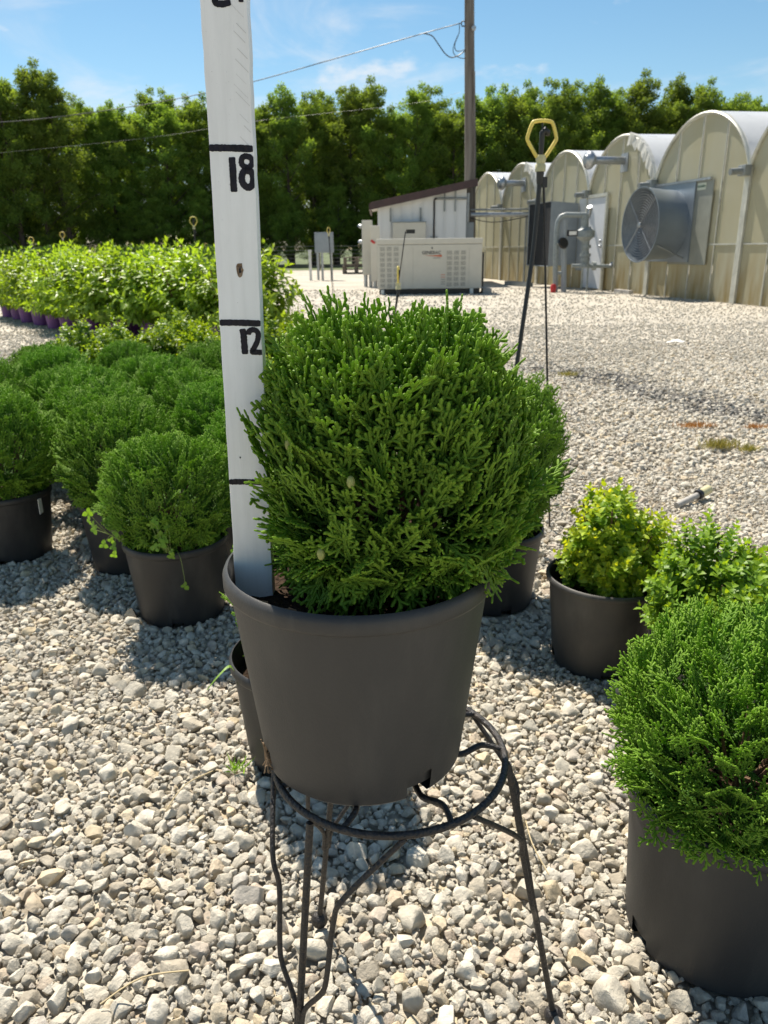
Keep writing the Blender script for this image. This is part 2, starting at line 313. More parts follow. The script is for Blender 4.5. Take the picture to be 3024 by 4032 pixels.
def poly_material():
    """yellowed corrugated greenhouse sheet: streaks, grime and mineral stain rising from the bottom"""
    m = mat('yellowed_polycarbonate', (0.5, 0.46, 0.3), 0.38)
    N, L = m.node_tree.nodes, m.node_tree.links; b = N['Principled BSDF']
    t = N.new('ShaderNodeTexCoord')
    def noise(scale, st, lo, hi):
        mp_ = N.new('ShaderNodeMapping'); mp_.inputs['Scale'].default_value = st; L.new(t.outputs['Object'], mp_.inputs[0])
        n = N.new('ShaderNodeTexNoise'); n.inputs['Scale'].default_value = scale; n.inputs['Detail'].default_value = 6; L.new(mp_.outputs[0], n.inputs['Vector'])
        r = N.new('ShaderNodeMapRange'); r.inputs[1].default_value = lo; r.inputs[2].default_value = hi; L.new(n.outputs['Fac'], r.inputs[0]); return r.outputs[0]
    st1 = noise(2.2, (1, 1, .10), .35, .7); st2 = noise(1.1, (1, 1, .5), .38, .66); st3 = noise(8, (1, 1, .2), .3, .7)
    sep = N.new('ShaderNodeSeparateXYZ'); L.new(t.outputs['Object'], sep.inputs[0])
    zz = N.new('ShaderNodeMapRange'); zz.inputs[1].default_value = .95; zz.inputs[2].default_value = .0; L.new(sep.outputs[2], zz.inputs[0])
    def mixc(f, a, c2, k):
        mm = N.new('ShaderNodeMath'); mm.operation = 'MULTIPLY'; mm.inputs[1].default_value = k; L.new(f, mm.inputs[0])
        x = N.new('ShaderNodeMix'); x.data_type = 'RGBA'; L.new(mm.outputs[0], x.inputs[0])
        if isinstance(a, tuple): x.inputs[6].default_value = (*a, 1)
        else: L.new(a, x.inputs[6])
        x.inputs[7].default_value = (*c2, 1); return x.outputs[2]
    c = mixc(st1, (.60, .58, .44), (.54, .50, .32), .5)
    c = mixc(st2, c, (.60, .61, .54), .45)
    mu = N.new('ShaderNodeMath'); mu.operation = 'MULTIPLY'; L.new(zz.outputs[0], mu.inputs[0]); L.new(st3, mu.inputs[1])
    c = mixc(mu.outputs[0], c, (.38, .27, .08), .95)
    L.new(c, b.inputs['Base Color'])
    tr = N.new('ShaderNodeBsdfTranslucent'); L.new(c, tr.inputs[0])
    mx = N.new('ShaderNodeMixShader'); mx.inputs[0].default_value = .50; L.new(b.outputs[0], mx.inputs[1]); L.new(tr.outputs[0], mx.inputs[2]); L.new(mx.outputs[0], N['Material Output'].inputs[0])
    w = N.new('ShaderNodeTexWave'); w.bands_direction = 'X'; w.inputs['Scale'].default_value = 9; L.new(t.outputs['Object'], w.inputs['Vector'])
    bp = N.new('ShaderNodeBump'); bp.inputs['Strength'].default_value = .25; bp.inputs['Distance'].default_value = .01; L.new(w.outputs['Fac'], bp.inputs['Height']); L.new(bp.outputs[0], b.inputs['Normal'])
    return m
M['poly'] = poly_material()

def gravel_material(name, stone):
    """limestone; a dark damp streak of cinders crosses the yard"""
    m = bpy.data.materials.new(name); m.use_nodes = True
    N, L = m.node_tree.nodes, m.node_tree.links; b = N['Principled BSDF']
    b.inputs['Roughness'].default_value = 0.88; b.inputs['Specular IOR Level'].default_value = 0.25
    geo = N.new('ShaderNodeNewGeometry'); t = N.new('ShaderNodeTexCoord')
    ramp = N.new('ShaderNodeValToRGB'); e = ramp.color_ramp; e.interpolation = 'LINEAR'
    cols = [(0.0, (.37, .325, .255)), (.12, (.49, .445, .36)), (.3, (.57, .525, .435)), (.55, (.62, .575, .48)), (.75, (.66, .615, .525)), (.87, (.60, .50, .34)), (.93, (.53, .445, .35)), (1.0, (.48, .455, .405))]
    e.elements[0].position, e.elements[0].color = 0, (*cols[0][1], 1); e.elements[1].position, e.elements[1].color = 1, (*cols[-1][1], 1)
    for p, c in cols[1:-1]: x = e.elements.new(p); x.color = (*c, 1)
    if stone:
        oi = N.new('ShaderNodeObjectInfo'); L.new(oi.outputs['Random'], ramp.inputs[0])
        n = N.new('ShaderNodeTexNoise'); n.inputs['Scale'].default_value = 3.2; n.inputs['Detail'].default_value = 8; n.inputs['Roughness'].default_value = .68; L.new(t.outputs['Object'], n.inputs['Vector'])
        n3 = N.new('ShaderNodeTexNoise'); n3.inputs['Scale'].default_value = 1.1; n3.inputs['Detail'].default_value = 3; L.new(t.outputs['Object'], n3.inputs['Vector'])
        h = n.outputs['Fac']; dist = .0035
    else:
        v = N.new('ShaderNodeTexVoronoi'); v.inputs['Scale'].default_value = 34; L.new(geo.outputs['Position'], v.inputs['Vector'])
        sp = N.new('ShaderNodeSeparateColor'); L.new(v.outputs['Color'], sp.inputs[0]); L.new(sp.outputs[0], ramp.inputs[0])
        n = N.new('ShaderNodeTexNoise'); n.inputs['Scale'].default_value = 55; n.inputs['Detail'].default_value = 6; L.new(geo.outputs['Position'], n.inputs['Vector'])
        n3 = N.new('ShaderNodeTexNoise'); n3.inputs['Scale'].default_value = 0.9; n3.inputs['Detail'].default_value = 5; L.new(geo.outputs['Position'], n3.inputs['Vector'])
        sb = N.new('ShaderNodeMath'); sb.operation = 'SUBTRACT'; L.new(n.outputs['Fac'], sb.inputs[0]); L.new(v.outputs['Distance'], sb.inputs[1]); h = sb.outputs[0]; dist = .012
    dm = N.new('ShaderNodeMix'); dm.data_type = 'RGBA'; dm.blend_type = 'MULTIPLY'
    r2 = N.new('ShaderNodeMapRange'); r2.inputs[1].default_value = .35; r2.inputs[2].default_value = .7; r2.inputs[3].default_value = .74 if stone else .60; r2.inputs[4].default_value = 1.10 if stone else .86; L.new(n3.outputs['Fac'], r2.inputs[0])
    cc = N.new('ShaderNodeCombineColor')
    for i in range(3): L.new(r2.outputs[0], cc.inputs[i])
    dm.inputs[0].default_value = 1; L.new(ramp.outputs[0], dm.inputs[6]); L.new(cc.outputs[0], dm.inputs[7])
    lane = N.new('ShaderNodeMapRange'); lane.interpolation_type = 'SMOOTHSTEP'; lane.inputs[1].default_value = 5.2; lane.inputs[2].default_value = 8.0
    sl = N.new('ShaderNodeSeparateXYZ'); L.new(geo.outputs['Position'], sl.inputs[0]); L.new(sl.outputs[1], lane.inputs[0])
    lk = N.new('ShaderNodeMath'); lk.operation = 'MULTIPLY'; lk.inputs[1].default_value = .30; L.new(lane.outputs[0], lk.inputs[0])
    dl = N.new('ShaderNodeMix'); dl.data_type = 'RGBA'; L.new(lk.outputs[0], dl.inputs[0]); L.new(dm.outputs[2], dl.inputs[6]); dl.inputs[7].default_value = (.50, .465, .405, 1) if stone else (.43, .40, .35, 1); dm = dl
    # damp cinder streak: distance to a line through (1.5,5.6)-(2.1,3.4), warped by noise
    wn_ = N.new('ShaderNodeTexNoise'); wn_.inputs['Scale'].default_value = 1.5; wn_.inputs['Detail'].default_value = 5; L.new(geo.outputs['Position'], wn_.inputs['Vector'])
    sepp = N.new('ShaderNodeSeparateXYZ'); L.new(geo.outputs['Position'], sepp.inputs[0])
    def mth(op, a, bb):
        q = N.new('ShaderNodeMath'); q.operation = op
        for i, v_ in enumerate((a, bb)):
            if v_ is None: continue
            if isinstance(v_, (int, float)): q.inputs[i].default_value = v_
            else: L.new(v_, q.inputs[i])
        return q.outputs[0]
    px, py, _ = sepp.outputs
    # line coordinate: across = (x-1.75)*0.93 + (y-4.75)*0.37
    ac = mth('ADD', mth('MULTIPLY', mth('SUBTRACT', px, 1.75), .93), mth('MULTIPLY', mth('SUBTRACT', py, 4.75), .37))
    ac = mth('ADD', ac, mth('MULTIPLY', mth('SUBTRACT', wn_.outputs['Fac'], .5), .9))
    k = N.new('ShaderNodeMapRange'); k.interpolation_type = 'SMOOTHSTEP'; k.inputs[1].default_value = .38; k.inputs[2].default_value = .04; L.new(mth('ABSOLUTE', ac, None), k.inputs[0])
    ya = N.new('ShaderNodeMapRange'); ya.interpolation_type = 'SMOOTHSTEP'; ya.inputs[1].default_value = 6.6; ya.inputs[2].default_value = 5.4; L.new(py, ya.inputs[0])
    fk = mth('MULTIPLY', mth('MULTIPLY', k.outputs[0], ya.outputs[0]), .72)
    if stone:
        thr = N.new('ShaderNodeMapRange'); thr.inputs[1].default_value = .30; thr.inputs[2].default_value = .50; L.new(mth('FRACT', mth('MULTIPLY', oi.outputs['Random'], 37.0), None), thr.inputs[0]); fk = mth('MULTIPLY', fk, thr.outputs[0])
    st = N.new('ShaderNodeMix'); st.data_type = 'RGBA'; L.new(fk, st.inputs[0]); L.new(dm.outputs[2], st.inputs[6]); st.inputs[7].default_value = (.075, .075, .08, 1)
    L.new(st.outputs[2], b.inputs['Base Color'])
    bp = N.new('ShaderNodeBump'); bp.inputs['Strength'].default_value = 1.0 if stone else .7; bp.inputs['Distance'].default_value = dist; L.new(h, bp.inputs['Height']); L.new(bp.outputs[0], b.inputs['Normal'])
    return m
M['stone'] = gravel_material('limestone_gravel', True)
M['ground'] = gravel_material('gravel_ground', False)

# ------------------------------------------------------------------ ground
def sheet(name, x0, x1, y0, y1, z, m, n=1):
    mb = MB(); 
    for i in range(n):
        for j in range(n):
            xa, xb = x0 + (x1 - x0) * i / n, x0 + (x1 - x0) * (i + 1) / n; ya, yb = y0 + (y1 - y0) * j / n, y0 + (y1 - y0) * (j + 1) / n
            mb.add([(xa, ya, z), (xb, ya, z), (xb, yb, z), (xa, yb, z)], [(0, 1, 2, 3)])
    return tag(mb.build(name, m), kind='structure')
sheet('ground', -500, 500, -60, 900, -0.004, M['ground'])
sheet('grass_field', -500, 500, 35.5, 900, 0.004, M['grass'])

# positions of everything that stands in the gravel (x, y, radius)
FOOT = []
HEX = []   # block of potted arborvitae
rows0 = [(-.51, 1.80), (-.73, 2.11), (-.90, 2.44), (-1.05, 2.73), (-1.24, 3.05), (-1.42, 3.36), (-1.60, 3.68)]
for k, (x, y) in enumerate(rows0):
    for c in range(3):
        HEX.append((k, c, x + .39 * c + random.uniform(-.02, .02), y + random.uniform(-.02, .02) + .01 * c))
LEFT = [(0, -1.13, 2.20), (1, -1.33, 2.56), (2, -1.52, 2.90), (3, -1.72, 3.24), (4, -1.93, 3.58), (5, -2.12, 3.92)]
for k, c, x, y in HEX: FOOT.append((x, y, .108))
for k, x, y in LEFT: FOOT.append((x, y, .108))
FOOT += [(-.135, 1.20, .108), (.435, .80, .108), (.479, 1.52, .108), (.60, 1.28, .108), (-.095, .806, .012), (.193, .666, .012), (-.098, .536, .012)]

# ------------------------------------------------------------------ gravel (stuff)
rock_coll = bpy.data.collections.new('rock_shapes')
def rock_mesh(i, sub):
    bm = bmesh.new(); bmesh.ops.create_icosphere(bm, subdivisions=sub, radius=1.0)
    r = np.random.default_rng(100 + i)
    V = np.array([v.co[:] for v in bm.verts])
    for _ in range(13):
        n = r.normal(size=3); n /= np.linalg.norm(n); d = r.uniform(.46, .80)
        e = V @ n - d; e[e < 0] = 0; V = V - e[:, None] * n * .96
    ph = r.uniform(0, 6.28, (4, 3)); fq = r.uniform(2.0, 5.5, (4, 3))
    for q in range(4): V *= (1 + .022 * np.sin(V @ (fq[q] * np.array([1, -1, 1])) + ph[q, 0])[:, None])
    V *= np.array([1.0, r.uniform(.68, .95), r.uniform(.52, .80)])
    V /= np.abs(V).max()
    for v, c in zip(bm.verts, V): v.co = c
    me = bpy.data.meshes.new('rock'); bm.to_mesh(me); bm.free(); smooth(me, 38); me.materials.append(M['stone']); return me
for i in range(18):
    o = bpy.data.objects.new('rock_shape', rock_mesh(i, 3)); rock_coll.objects.link(o)
def half_w(y): return .66 * (y + .28) + .30
pts = []   # x,y,z,size,tilt
y0n, y1n, xh = .36, 3.0, 2.55
CELL = .004; occ = np.zeros((int(2 * xh / CELL) + 40, int((y1n - y0n) / CELL) + 40), bool)
disc = {}
def stamp(r):
    k = int(round(r / CELL))
    if k not in disc:
        a = np.arange(-k, k + 1); xx, yy = np.meshgrid(a, a, indexing='ij'); disc[k] = (xx * xx + yy * yy <= k * k, k)
    return disc[k]
def foot_free(x, y, r, pad=0.0):
    for fx, fy, fr in FOOT:
        if (x - fx) ** 2 + (y - fy) ** 2 < (fr + r * pad) ** 2: return False
    return True
FA = np.array(FOOT)
for size_lo, size_hi, tries, fill in ((.016, .023, 440, .86), (.0105, .016, 8800, .78), (.0070, .0105, 48000, .70), (.0042, .0070, 120000, .62), (.0024, .0042, 115000, .56)):
    Y = y0n + (y1n - y0n) * rng.random(tries) ** (1.35); X = (rng.random(tries) * 2 - 1) * (.66 * (Y + .28) + .30); S = rng.uniform(size_lo, size_hi, tries)
    d2 = np.min((X[:, None] - FA[None, :, 0]) ** 2 + (Y[:, None] - FA[None, :, 1]) ** 2 - (FA[None, :, 2] + S[:, None] * .45) ** 2, axis=1)
    for x, y, s, dd in zip(X, Y, S, d2):
        if dd < 0: continue
        i = int((x + xh) / CELL); j = int((y - y0n) / CELL)
        dm, k = stamp(s * fill)
        if i < k or j < k or i + k + 1 > occ.shape[0] or j + k + 1 > occ.shape[1]: continue
        if occ[i, j]: continue
        sub = occ[i - k:i + k + 1, j - k:j + k + 1]
        if (sub & dm).sum() > .10 * dm.sum(): continue
        sub |= dm
        pts.append((x, y, s * random.uniform(.12, .42) + (.004 if s < .008 else 0), s * 1.10, .5))
def far_band(ya, yb, sp, lo, hi, zoff):
    n = int((yb - ya) * (half_w(ya) + half_w(yb)) / (sp * sp))
    Y = np.sqrt(rng.uniform(ya * ya, yb * yb, n)); X = (rng.random(n) * 2 - 1) * (.66 * (Y + .28) + .30); S = lo + (hi - lo) * rng.random(n) ** 2.2
    d2 = np.min((X[:, None] - FA[None, :, 0]) ** 2 + (Y[:, None] - FA[None, :, 1]) ** 2 - (FA[None, :, 2] + S[:, None] * .45) ** 2, axis=1)
    for x, y, s, dd in zip(X, Y, S, d2):
        if dd > 0: pts.append((x, y, s * random.uniform(.05, .5) + zoff, s, .5))
far_band(3.0, 6.0, .0170, .006, .018, 0)
far_band(6.0, 7.4, .024, .006, .016, 0)
far_band(7.4, 9.2, .034, .006, .015, 0)
far_band(9.2, 12.0, .055, .006, .015, 0)
far_band(12.0, 18.0, .11, .009, .022, 0)
pts = np.array(pts, np.float32); NP = len(pts)
me = bpy.data.meshes.new('gravel'); me.vertices.add(NP); me.vertices.foreach_set('co', np.ascontiguousarray(pts[:, :3]).ravel())
a = me.attributes.new('scl', 'FLOAT_VECTOR', 'POINT'); a.data.foreach_set('vector', np.ascontiguousarray(pts[:, 3:4] * rng.uniform(.88, 1.12, (NP, 3)), np.float32).ravel())
rot = np.stack([rng.normal(0, .45, NP), rng.normal(0, .45, NP), rng.uniform(0, 6.283, NP)], 1).astype(np.float32)
a = me.attributes.new('rot', 'FLOAT_VECTOR', 'POINT'); a.data.foreach_set('vector', rot.ravel())
a = me.attributes.new('pick', 'INT', 'POINT'); a.data.foreach_set('value', rng.integers(0, 18, NP).astype(np.int32))
gravel = link('gravel', me, M['stone']); tag(gravel, 'pale crushed limestone gravel covering the whole yard', 'gravel', kind='stuff')
ng = bpy.data.node_groups.new('scatter_stones', 'GeometryNodeTree')
ng.interface.new_socket('Geometry', in_out='INPUT', socket_type='NodeSocketGeometry'); ng.interface.new_socket('Geometry', in_out='OUTPUT', socket_type='NodeSocketGeometry')
gi = ng.nodes.new('NodeGroupInput'); go = ng.nodes.new('NodeGroupOutput')
ci = ng.nodes.new('GeometryNodeCollectionInfo'); ci.inputs['Collection'].default_value = rock_coll; ci.inputs['Separate Children'].default_value = True; ci.inputs['Reset Children'].default_value = True
ip = ng.nodes.new('GeometryNodeInstanceOnPoints'); ip.inputs['Pick Instance'].default_value = True
def named(nm, ty):
    n = ng.nodes.new('GeometryNodeInputNamedAttribute'); n.data_type = ty; n.inputs['Name'].default_value = nm; return n.outputs['Attribute']
e2r = ng.nodes.new('FunctionNodeEulerToRotation'); ng.links.new(named('rot', 'FLOAT_VECTOR'), e2r.inputs[0])
ng.links.new(gi.outputs[0], ip.inputs['Points']); ng.links.new(ci.outputs[0], ip.inputs['Instance'])
ng.links.new(named('pick', 'INT'), ip.inputs['Instance Index']); ng.links.new(e2r.outputs[0], ip.inputs['Rotation']); ng.links.new(named('scl', 'FLOAT_VECTOR'), ip.inputs['Scale'])
ng.links.new(ip.outputs[0], go.inputs[0])
gm = gravel.modifiers.new('stones', 'NODES'); gm.node_group = ng

# ------------------------------------------------------------------ plant builders
def norm(a): return a / np.maximum(np.linalg.norm(a, axis=-1, keepdims=True), 1e-9)
def batch(T, TF, O, A, S, N):
    """template points T (k,3)=(along,side,normal); frames -> V,F"""
    V = O[:, None, :] + T[None, :, 0:1] * A[:, None, :] + T[None, :, 1:2] * S[:, None, :] + T[None, :, 2:3] * N[:, None, :]
    n, k = V.shape[:2]
    F = TF[None] + (np.arange(n) * k)[:, None, None]
    return V.reshape(-1, 3), F.reshape(-1, 3)
def twig_template(rings, sides):
    T, F = [], []
    for t, r in rings:
        for k in range(sides):
            an = 2 * math.pi * k / sides; T.append((t, r * math.cos(an), r * math.sin(an)))
    m = len(rings)
    for i in range(m - 1):
        for k in range(sides):
            a_, b_ = i * sides + k, i * sides + (k + 1) % sides; c_, d_ = a_ + sides, b_ + sides
            F += [(a_, b_, d_), (a_, d_, c_)]
    T.append((1.0, 0, 0)); tipi = len(T) - 1
    for k in range(sides): F.append(((m - 1) * sides + k, (m - 1) * sides + (k + 1) % sides, tipi))
    return np.array(T), np.array(F)
TW_HI = twig_template([(0, .78), (.45, 1.0), (.80, 1.06), (.95, .72)], 4)
TW_LO = twig_template([(0, .80), (.90, 1.05)], 4)
LEAF_T = np.array([(0, 0, 0), (.3, -.42, .10), (.3, .42, .10), (.3, 0, 0), (.65, -.36, .05), (.65, .36, .05), (.65, 0, -.05), (1, 0, -.16)])
LEAF_F = np.array([(0, 3, 1), (0, 2, 3), (1, 3, 6), (1, 6, 4), (3, 2, 5), (3, 5, 6), (4, 6, 7), (6, 5, 7)])
def spray(r, nlat=8):
    """flat branching scale-leaf spray: (x0,y0,x1,y1,tip,width) in local XY, length 1"""
    tw = []; y = 0.0; x = 0.0; main = [(0, 0)]
    nseg = 5
    for i in range(nseg):
        x2 = x + r.normal(0, .022); y2 = (i + 1) / nseg; tw.append((x, y, x2, y2, y2, 1.1 - .2 * y2)); x, y = x2, y2; main.append((x, y))
    def at(t):
        i = min(int(t * nseg), nseg - 1); f = t * nseg - i; return np.array(main[i]) * (1 - f) + np.array(main[i + 1]) * f
    side = 1 if r.random() < .5 else -1
    for i in range(nlat):
        t = .20 + .74 * i / (nlat - 1) + r.normal(0, .012); side = -side
        an = side * r.uniform(.75, 1.08); ln = (.36 * (1 - .50 * t) + .06) * r.uniform(.7, 1.2)
        p = at(min(max(t, 0), .99)); d = np.array((math.sin(an), math.cos(an))); an2 = an * .62; d2 = np.array((math.sin(an2), math.cos(an2)))
        q1 = p + d * ln * .5; q = q1 + d2 * ln * .5
        tw.append((*p, *q1, .35 + .4 * t, .95)); tw.append((*q1, *q, .62 + .38 * max(t, .6), 1.0))
        ns = 3 if ln > .22 else 2; s2 = side
        for j in range(ns):
            f = .22 + .60 * j / (ns - 1); s2 = -s2
            a3 = an * .80 + s2 * r.uniform(.62, .90); l3 = r.uniform(.10, .15) * (1.15 - .35 * f)
            b0 = p + (q - p) * f if f < .5 else q1 + (q - q1) * (f - .5) * 2; b1 = b0 + np.array((math.sin(a3), math.cos(a3))) * l3
            tw.append((*b0, *b1, .55 + .4 * max(t, .5), .95))
    return np.array(tw)
def fib(n, zmin=-.8):
    i = np.arange(n) + .5; z = 1 - (1 - zmin) * i / n; ph = i * 2.399963; q = np.sqrt(1 - z * z)
    return np.stack([q * np.cos(ph), q * np.sin(ph), z], 1)
def arborvitae(seed, rx, rz, n_shell, n_in, L, hw, tmpl, ry=None, zmin=-.85, box=.90, upk=1.0):
    """globe of sprays, base at z=0. Returns mesh"""
    r = np.random.default_rng(seed); ry = ry or rx
    T, TF = tmpl; allV, allF, tips, rnds = [], [], [], []; base = 0
    sprs = [spray(r) for _ in range(7)]
    dirs = np.concatenate([fib(n_shell, zmin), fib(n_in, zmin)]); inner = np.concatenate([np.zeros(n_shell), np.ones(n_in)])
    dirs = norm(dirs + r.normal(0, .05, dirs.shape))
    ph = r.uniform(0, 6.28, 6); fw = norm(r.normal(size=(6, 3))) * r.uniform(3.0, 7.5, (6, 1))
    lump = np.zeros(len(dirs))
    for k in range(6): lump += np.sin(dirs @ fw[k] + ph[k]) / 6
    cen = np.array([0, 0, rz * .97])
    O_, A_, S_, N_, TI, RN = [], [], [], [], [], []
    for d, inn, lu in zip(dirs, inner, lump):
        rad = (1 + .15 * lu + r.normal(0, .028)) if not inn else r.uniform(.60, .84)
        if not inn and r.random() < (.20 if d[2] > .1 else .10): rad += r.uniform(.02, .10)
        dd = np.sign(d) * np.abs(d) ** box; p = cen + dd * np.array([rx, ry, rz]) * rad
        if not inn and d[2] < -.25: p[:2] *= .97
        if p[2] < .012: p[2] = .012 + r.uniform(0, .01)
        h = p[2] / (2 * rz)
        upw = .45 + 1.15 * min(1, max(0, (h - .12) / .45)) if h > .20 else r.uniform(-.45, .15)
        upw *= upk if upw > 0 else 1.0
        a = d * np.array([1, 1, .7]) + np.array([0, 0, upw]) * r.uniform(.7, 1.25) + r.normal(0, .30, 3); a /= np.linalg.norm(a)
        ln = L * r.uniform(.72, 1.2); o = p - a * ln * .92
        q = r.normal(size=3)
        if h < .3: q = np.array([-d[1], d[0], 0]) + r.normal(0, .35, 3)    # lower fans lie flat-side out
        elif r.random() < .80: q = np.cross(a, d) + r.normal(0, .30, 3)
        s = q - a * (q @ a); s /= np.linalg.norm(s); n = np.cross(a, s)
        sp = sprs[r.integers(7)]
        bend = r.uniform(-.25, .25); cur = r.normal(0, .10)
        def pos(xy):
            x, y = xy[:, 0], xy[:, 1]
            return o + ln * (x[:, None] * s + y[:, None] * a + (bend * y * y + cur * x * y + .18 * bend * x * x)[:, None] * n)
        P0, P1 = pos(sp[:, :2]), pos(sp[:, 2:4]); ax = P1 - P0; axn = norm(ax)
        nn = n[None] - axn * (axn @ n)[:, None]; nn = norm(nn); ss = np.cross(axn, nn)
        w = (hw * r.uniform(.88, 1.12) * sp[:, 5])[:, None]
        O_.append(P0); A_.append(ax * 1.06); S_.append(ss * w); N_.append(nn * w * .58)
        rv = np.clip(.45 + .30 * lu + r.normal(0, .22) - .35 * inn, 0, 1)  # inner and cleft sprays darker: the shrub's inner shade put into leaf colour
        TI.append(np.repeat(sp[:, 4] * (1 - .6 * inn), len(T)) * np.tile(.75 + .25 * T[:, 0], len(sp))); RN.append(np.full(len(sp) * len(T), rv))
    V, F = batch(T, TF, np.concatenate(O_), np.concatenate(A_), np.concatenate(S_), np.concatenate(N_))
    return tri_mesh('foliage', V, F, {'tip_top': np.concatenate(TI), 'tone': np.concatenate(RN)})
def stems(seed, rx, rz, n=16, th=.004):
    r = np.random.default_rng(seed); mb = MB()
    mb.tube([(0, 0, -.03), (.003, .002, rz * .5), (0, 0, rz * 1.2)], [th * 2.2, th * 1.6, th * .6], 6)
    for k in range(n):
        an = k * 2.4 + r.uniform(-.3, .3); e = r.uniform(.25, 1.0); z0 = r.uniform(.0, rz * .5)
        q = (math.cos(an) * rx * .82 * (1 - .4 * e), math.sin(an) * rx * .82 * (1 - .4 * e), rz * .5 + rz * 1.2 * e)
        mb.tube([(0, 0, z0), (q[0] * .55, q[1] * .55, z0 + (q[2] - z0) * .38), q], [th, th * .75, th * .35], 5)
    return mb.mesh('stem', 60)
def leafy(seed, shoots, leaf_l, leaf_w, pairs, sprd=1.0, tipgrad=True, droop=.0):
    """shoots: list of (origin, dir, length). opposite leaves along each shoot"""
    r = np.random.default_rng(seed); O_, A_, S_, N_, TI, RN = [], [], [], [], [], []
    for o, d, ln in shoots:
        o, d = np.array(o, float), norm(np.array(d, float)); q = r.normal(size=3); u = norm(q - d * (q @ d)); w = np.cross(d, u); rv = r.uniform(.1, .9)
        for i in range(pairs + 1):
            t = (i + .35) / (pairs + .35); p = o + d * ln * t
            b = u if i % 2 == 0 else w; top = i == pairs
            for sg in (1, -1):
                op = (.30 if top else r.uniform(.75, 1.15)) * sprd; a = norm(d * math.cos(op) + sg * b * math.sin(op) + r.normal(0, .14, 3) + np.array([0, 0, -droop * r.uniform(.5, 1.3)]))
                n = norm(d - a * (d @ a) + r.normal(0, .18, 3)); n = norm(n - a * (n @ a)); s = np.cross(n, a)
                l = leaf_l * r.uniform(.72, 1.15) * (.7 if top else 1) * (1 - .25 * t if tipgrad else 1)
                O_.append(p); A_.append(a * l); S_.append(s * l * leaf_w); N_.append(n * l * .9); TI.append(t * r.uniform(.6, 1.0)); RN.append(np.clip(rv + r.normal(0, .15), 0, 1))
    V, F = batch(LEAF_T, LEAF_F, np.array(O_), np.array(A_), np.array(S_), np.array(N_)); k = len(LEAF_T)
    return tri_mesh('foliage', V, F, {'tip_top': np.repeat(TI, k), 'tone': np.repeat(RN, k)})

def pot_mesh(Rt, Rb, h, lip=.0055, liph=.018, notches=(), n=64, groove=True):
    """open nursery pot with rolled rim, base on z=0; notches = angles (deg) of square drain holes"""
    prof = [(Rb * .55, .004), (Rb - .004, .0), (Rb, .004)]
    for k in range(1, 9):
        t = k / 8; prof.append((Rb + (Rt - lip - Rb) * t, .004 + (h - liph - .004) * t))
    body = MB(); body.lathe(prof, n)
    me_b = None
    if notches:
        fs = []
        for f in body.f:
            c = sum((Vector(body.v[i]) for i in f), Vector()) / len(f)
            an = math.degrees(math.atan2(c.y, c.x)) % 360
            if c.z < h * .105 and c.z > .002 and any(abs((an - a_ + 180) % 360 - 180) < 8.5 for a_ in notches): continue
            fs.append(f)
        body.f = fs
    inner = [(Rb - .003, .012), (Rt - lip - .0015, h - liph)]
    body.lathe(inner, n)
    me_b = body.mesh('pot', 35)
    rim = MB(); ri = Rt - lip - .0015
    rim.lathe([(Rt - lip, h - liph - .001), (Rt - .0015, h - liph), (Rt, h - liph + .003), (Rt, h - .006), (Rt - .002, h - .0015), (Rt - .005, h), (ri + .002, h - .0015), (ri, h - .006), (ri, h - liph - .001)], n)
    return me_b, rim.mesh('rim', 50)
def soil_mesh(r0, seed=0):
    r = np.random.default_rng(seed); mb = MB(); prof = [(.0005, .0)] + [(r0 * k / 9, r.normal(0, .0018)) for k in range(1, 9)] + [(r0, -.003)]
    mb.lathe(prof, 28); me_ = mb.mesh('soil', 80)
    for v in me_.vertices: v.co.z += random.gauss(0, .0016)
    return me_
def potted(name, loc, rz, potm, rimm, pmat, soilm, soil_z, folm, fmat, stemm=None, fz=None, fs=1.0, frot=0.0, smat=None):
    t = empty(name, loc, rz)
    p = link('pot', potm, pmat, t); link('rim', rimm, pmat, p); link('soil', soilm, smat or M['soil'], p, (0, 0, soil_z))
    if folm is not None:
        f = link('foliage', folm, fmat, t, (0, 0, fz if fz is not None else soil_z)); f.scale = (fs,) * 3; f.rotation_euler = (0, 0, frot)
        if stemm is not None:
            s = link('stem', stemm, M['stem'], t, (0, 0, soil_z)); s.scale = (fs,) * 3; s.rotation_euler = (0, 0, frot)
    return t

# ------------------------------------------------------------------ main subject: shrub on a wire stand
POT_X, POT_Y, POT_Z = -.0247, .687, .3785
pm, rm_ = pot_mesh(.1296, .101, .2105, notches=(-59, -159, 30, 120), n=72)
main = empty('potted_arborvitae', (POT_X, POT_Y, POT_Z))
p_ = link('pot', pm, M['pot'], main); link('rim', rm_, M['pot'], p_); link('soil', soil_mesh(.118, 3), M['soil'], p_, (0, 0, .176))
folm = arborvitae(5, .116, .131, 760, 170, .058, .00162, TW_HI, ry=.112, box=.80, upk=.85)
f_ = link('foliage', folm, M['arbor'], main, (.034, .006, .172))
link('stem', stems(5, .11, .13, 22, .0035), M['stem'], main, (.03, .004, .17))
gc = mat('green_cone', (.28, .30, .09), .6, var=.2, vscale=400)
for cx, cy, cz in ((-.086, -.078, .168), (-.035, -.110, .145), (-.061, -.106, .083)):
    MB().sphere((cx + .034, cy, cz + .174), .0034, 8, 6, (1, 1, 1.55)).build('seed_cone', gc, main, 60)
r = random.Random(4); chipm = mat('bark_chip', (.36, .22, .12), .9, var=.3)
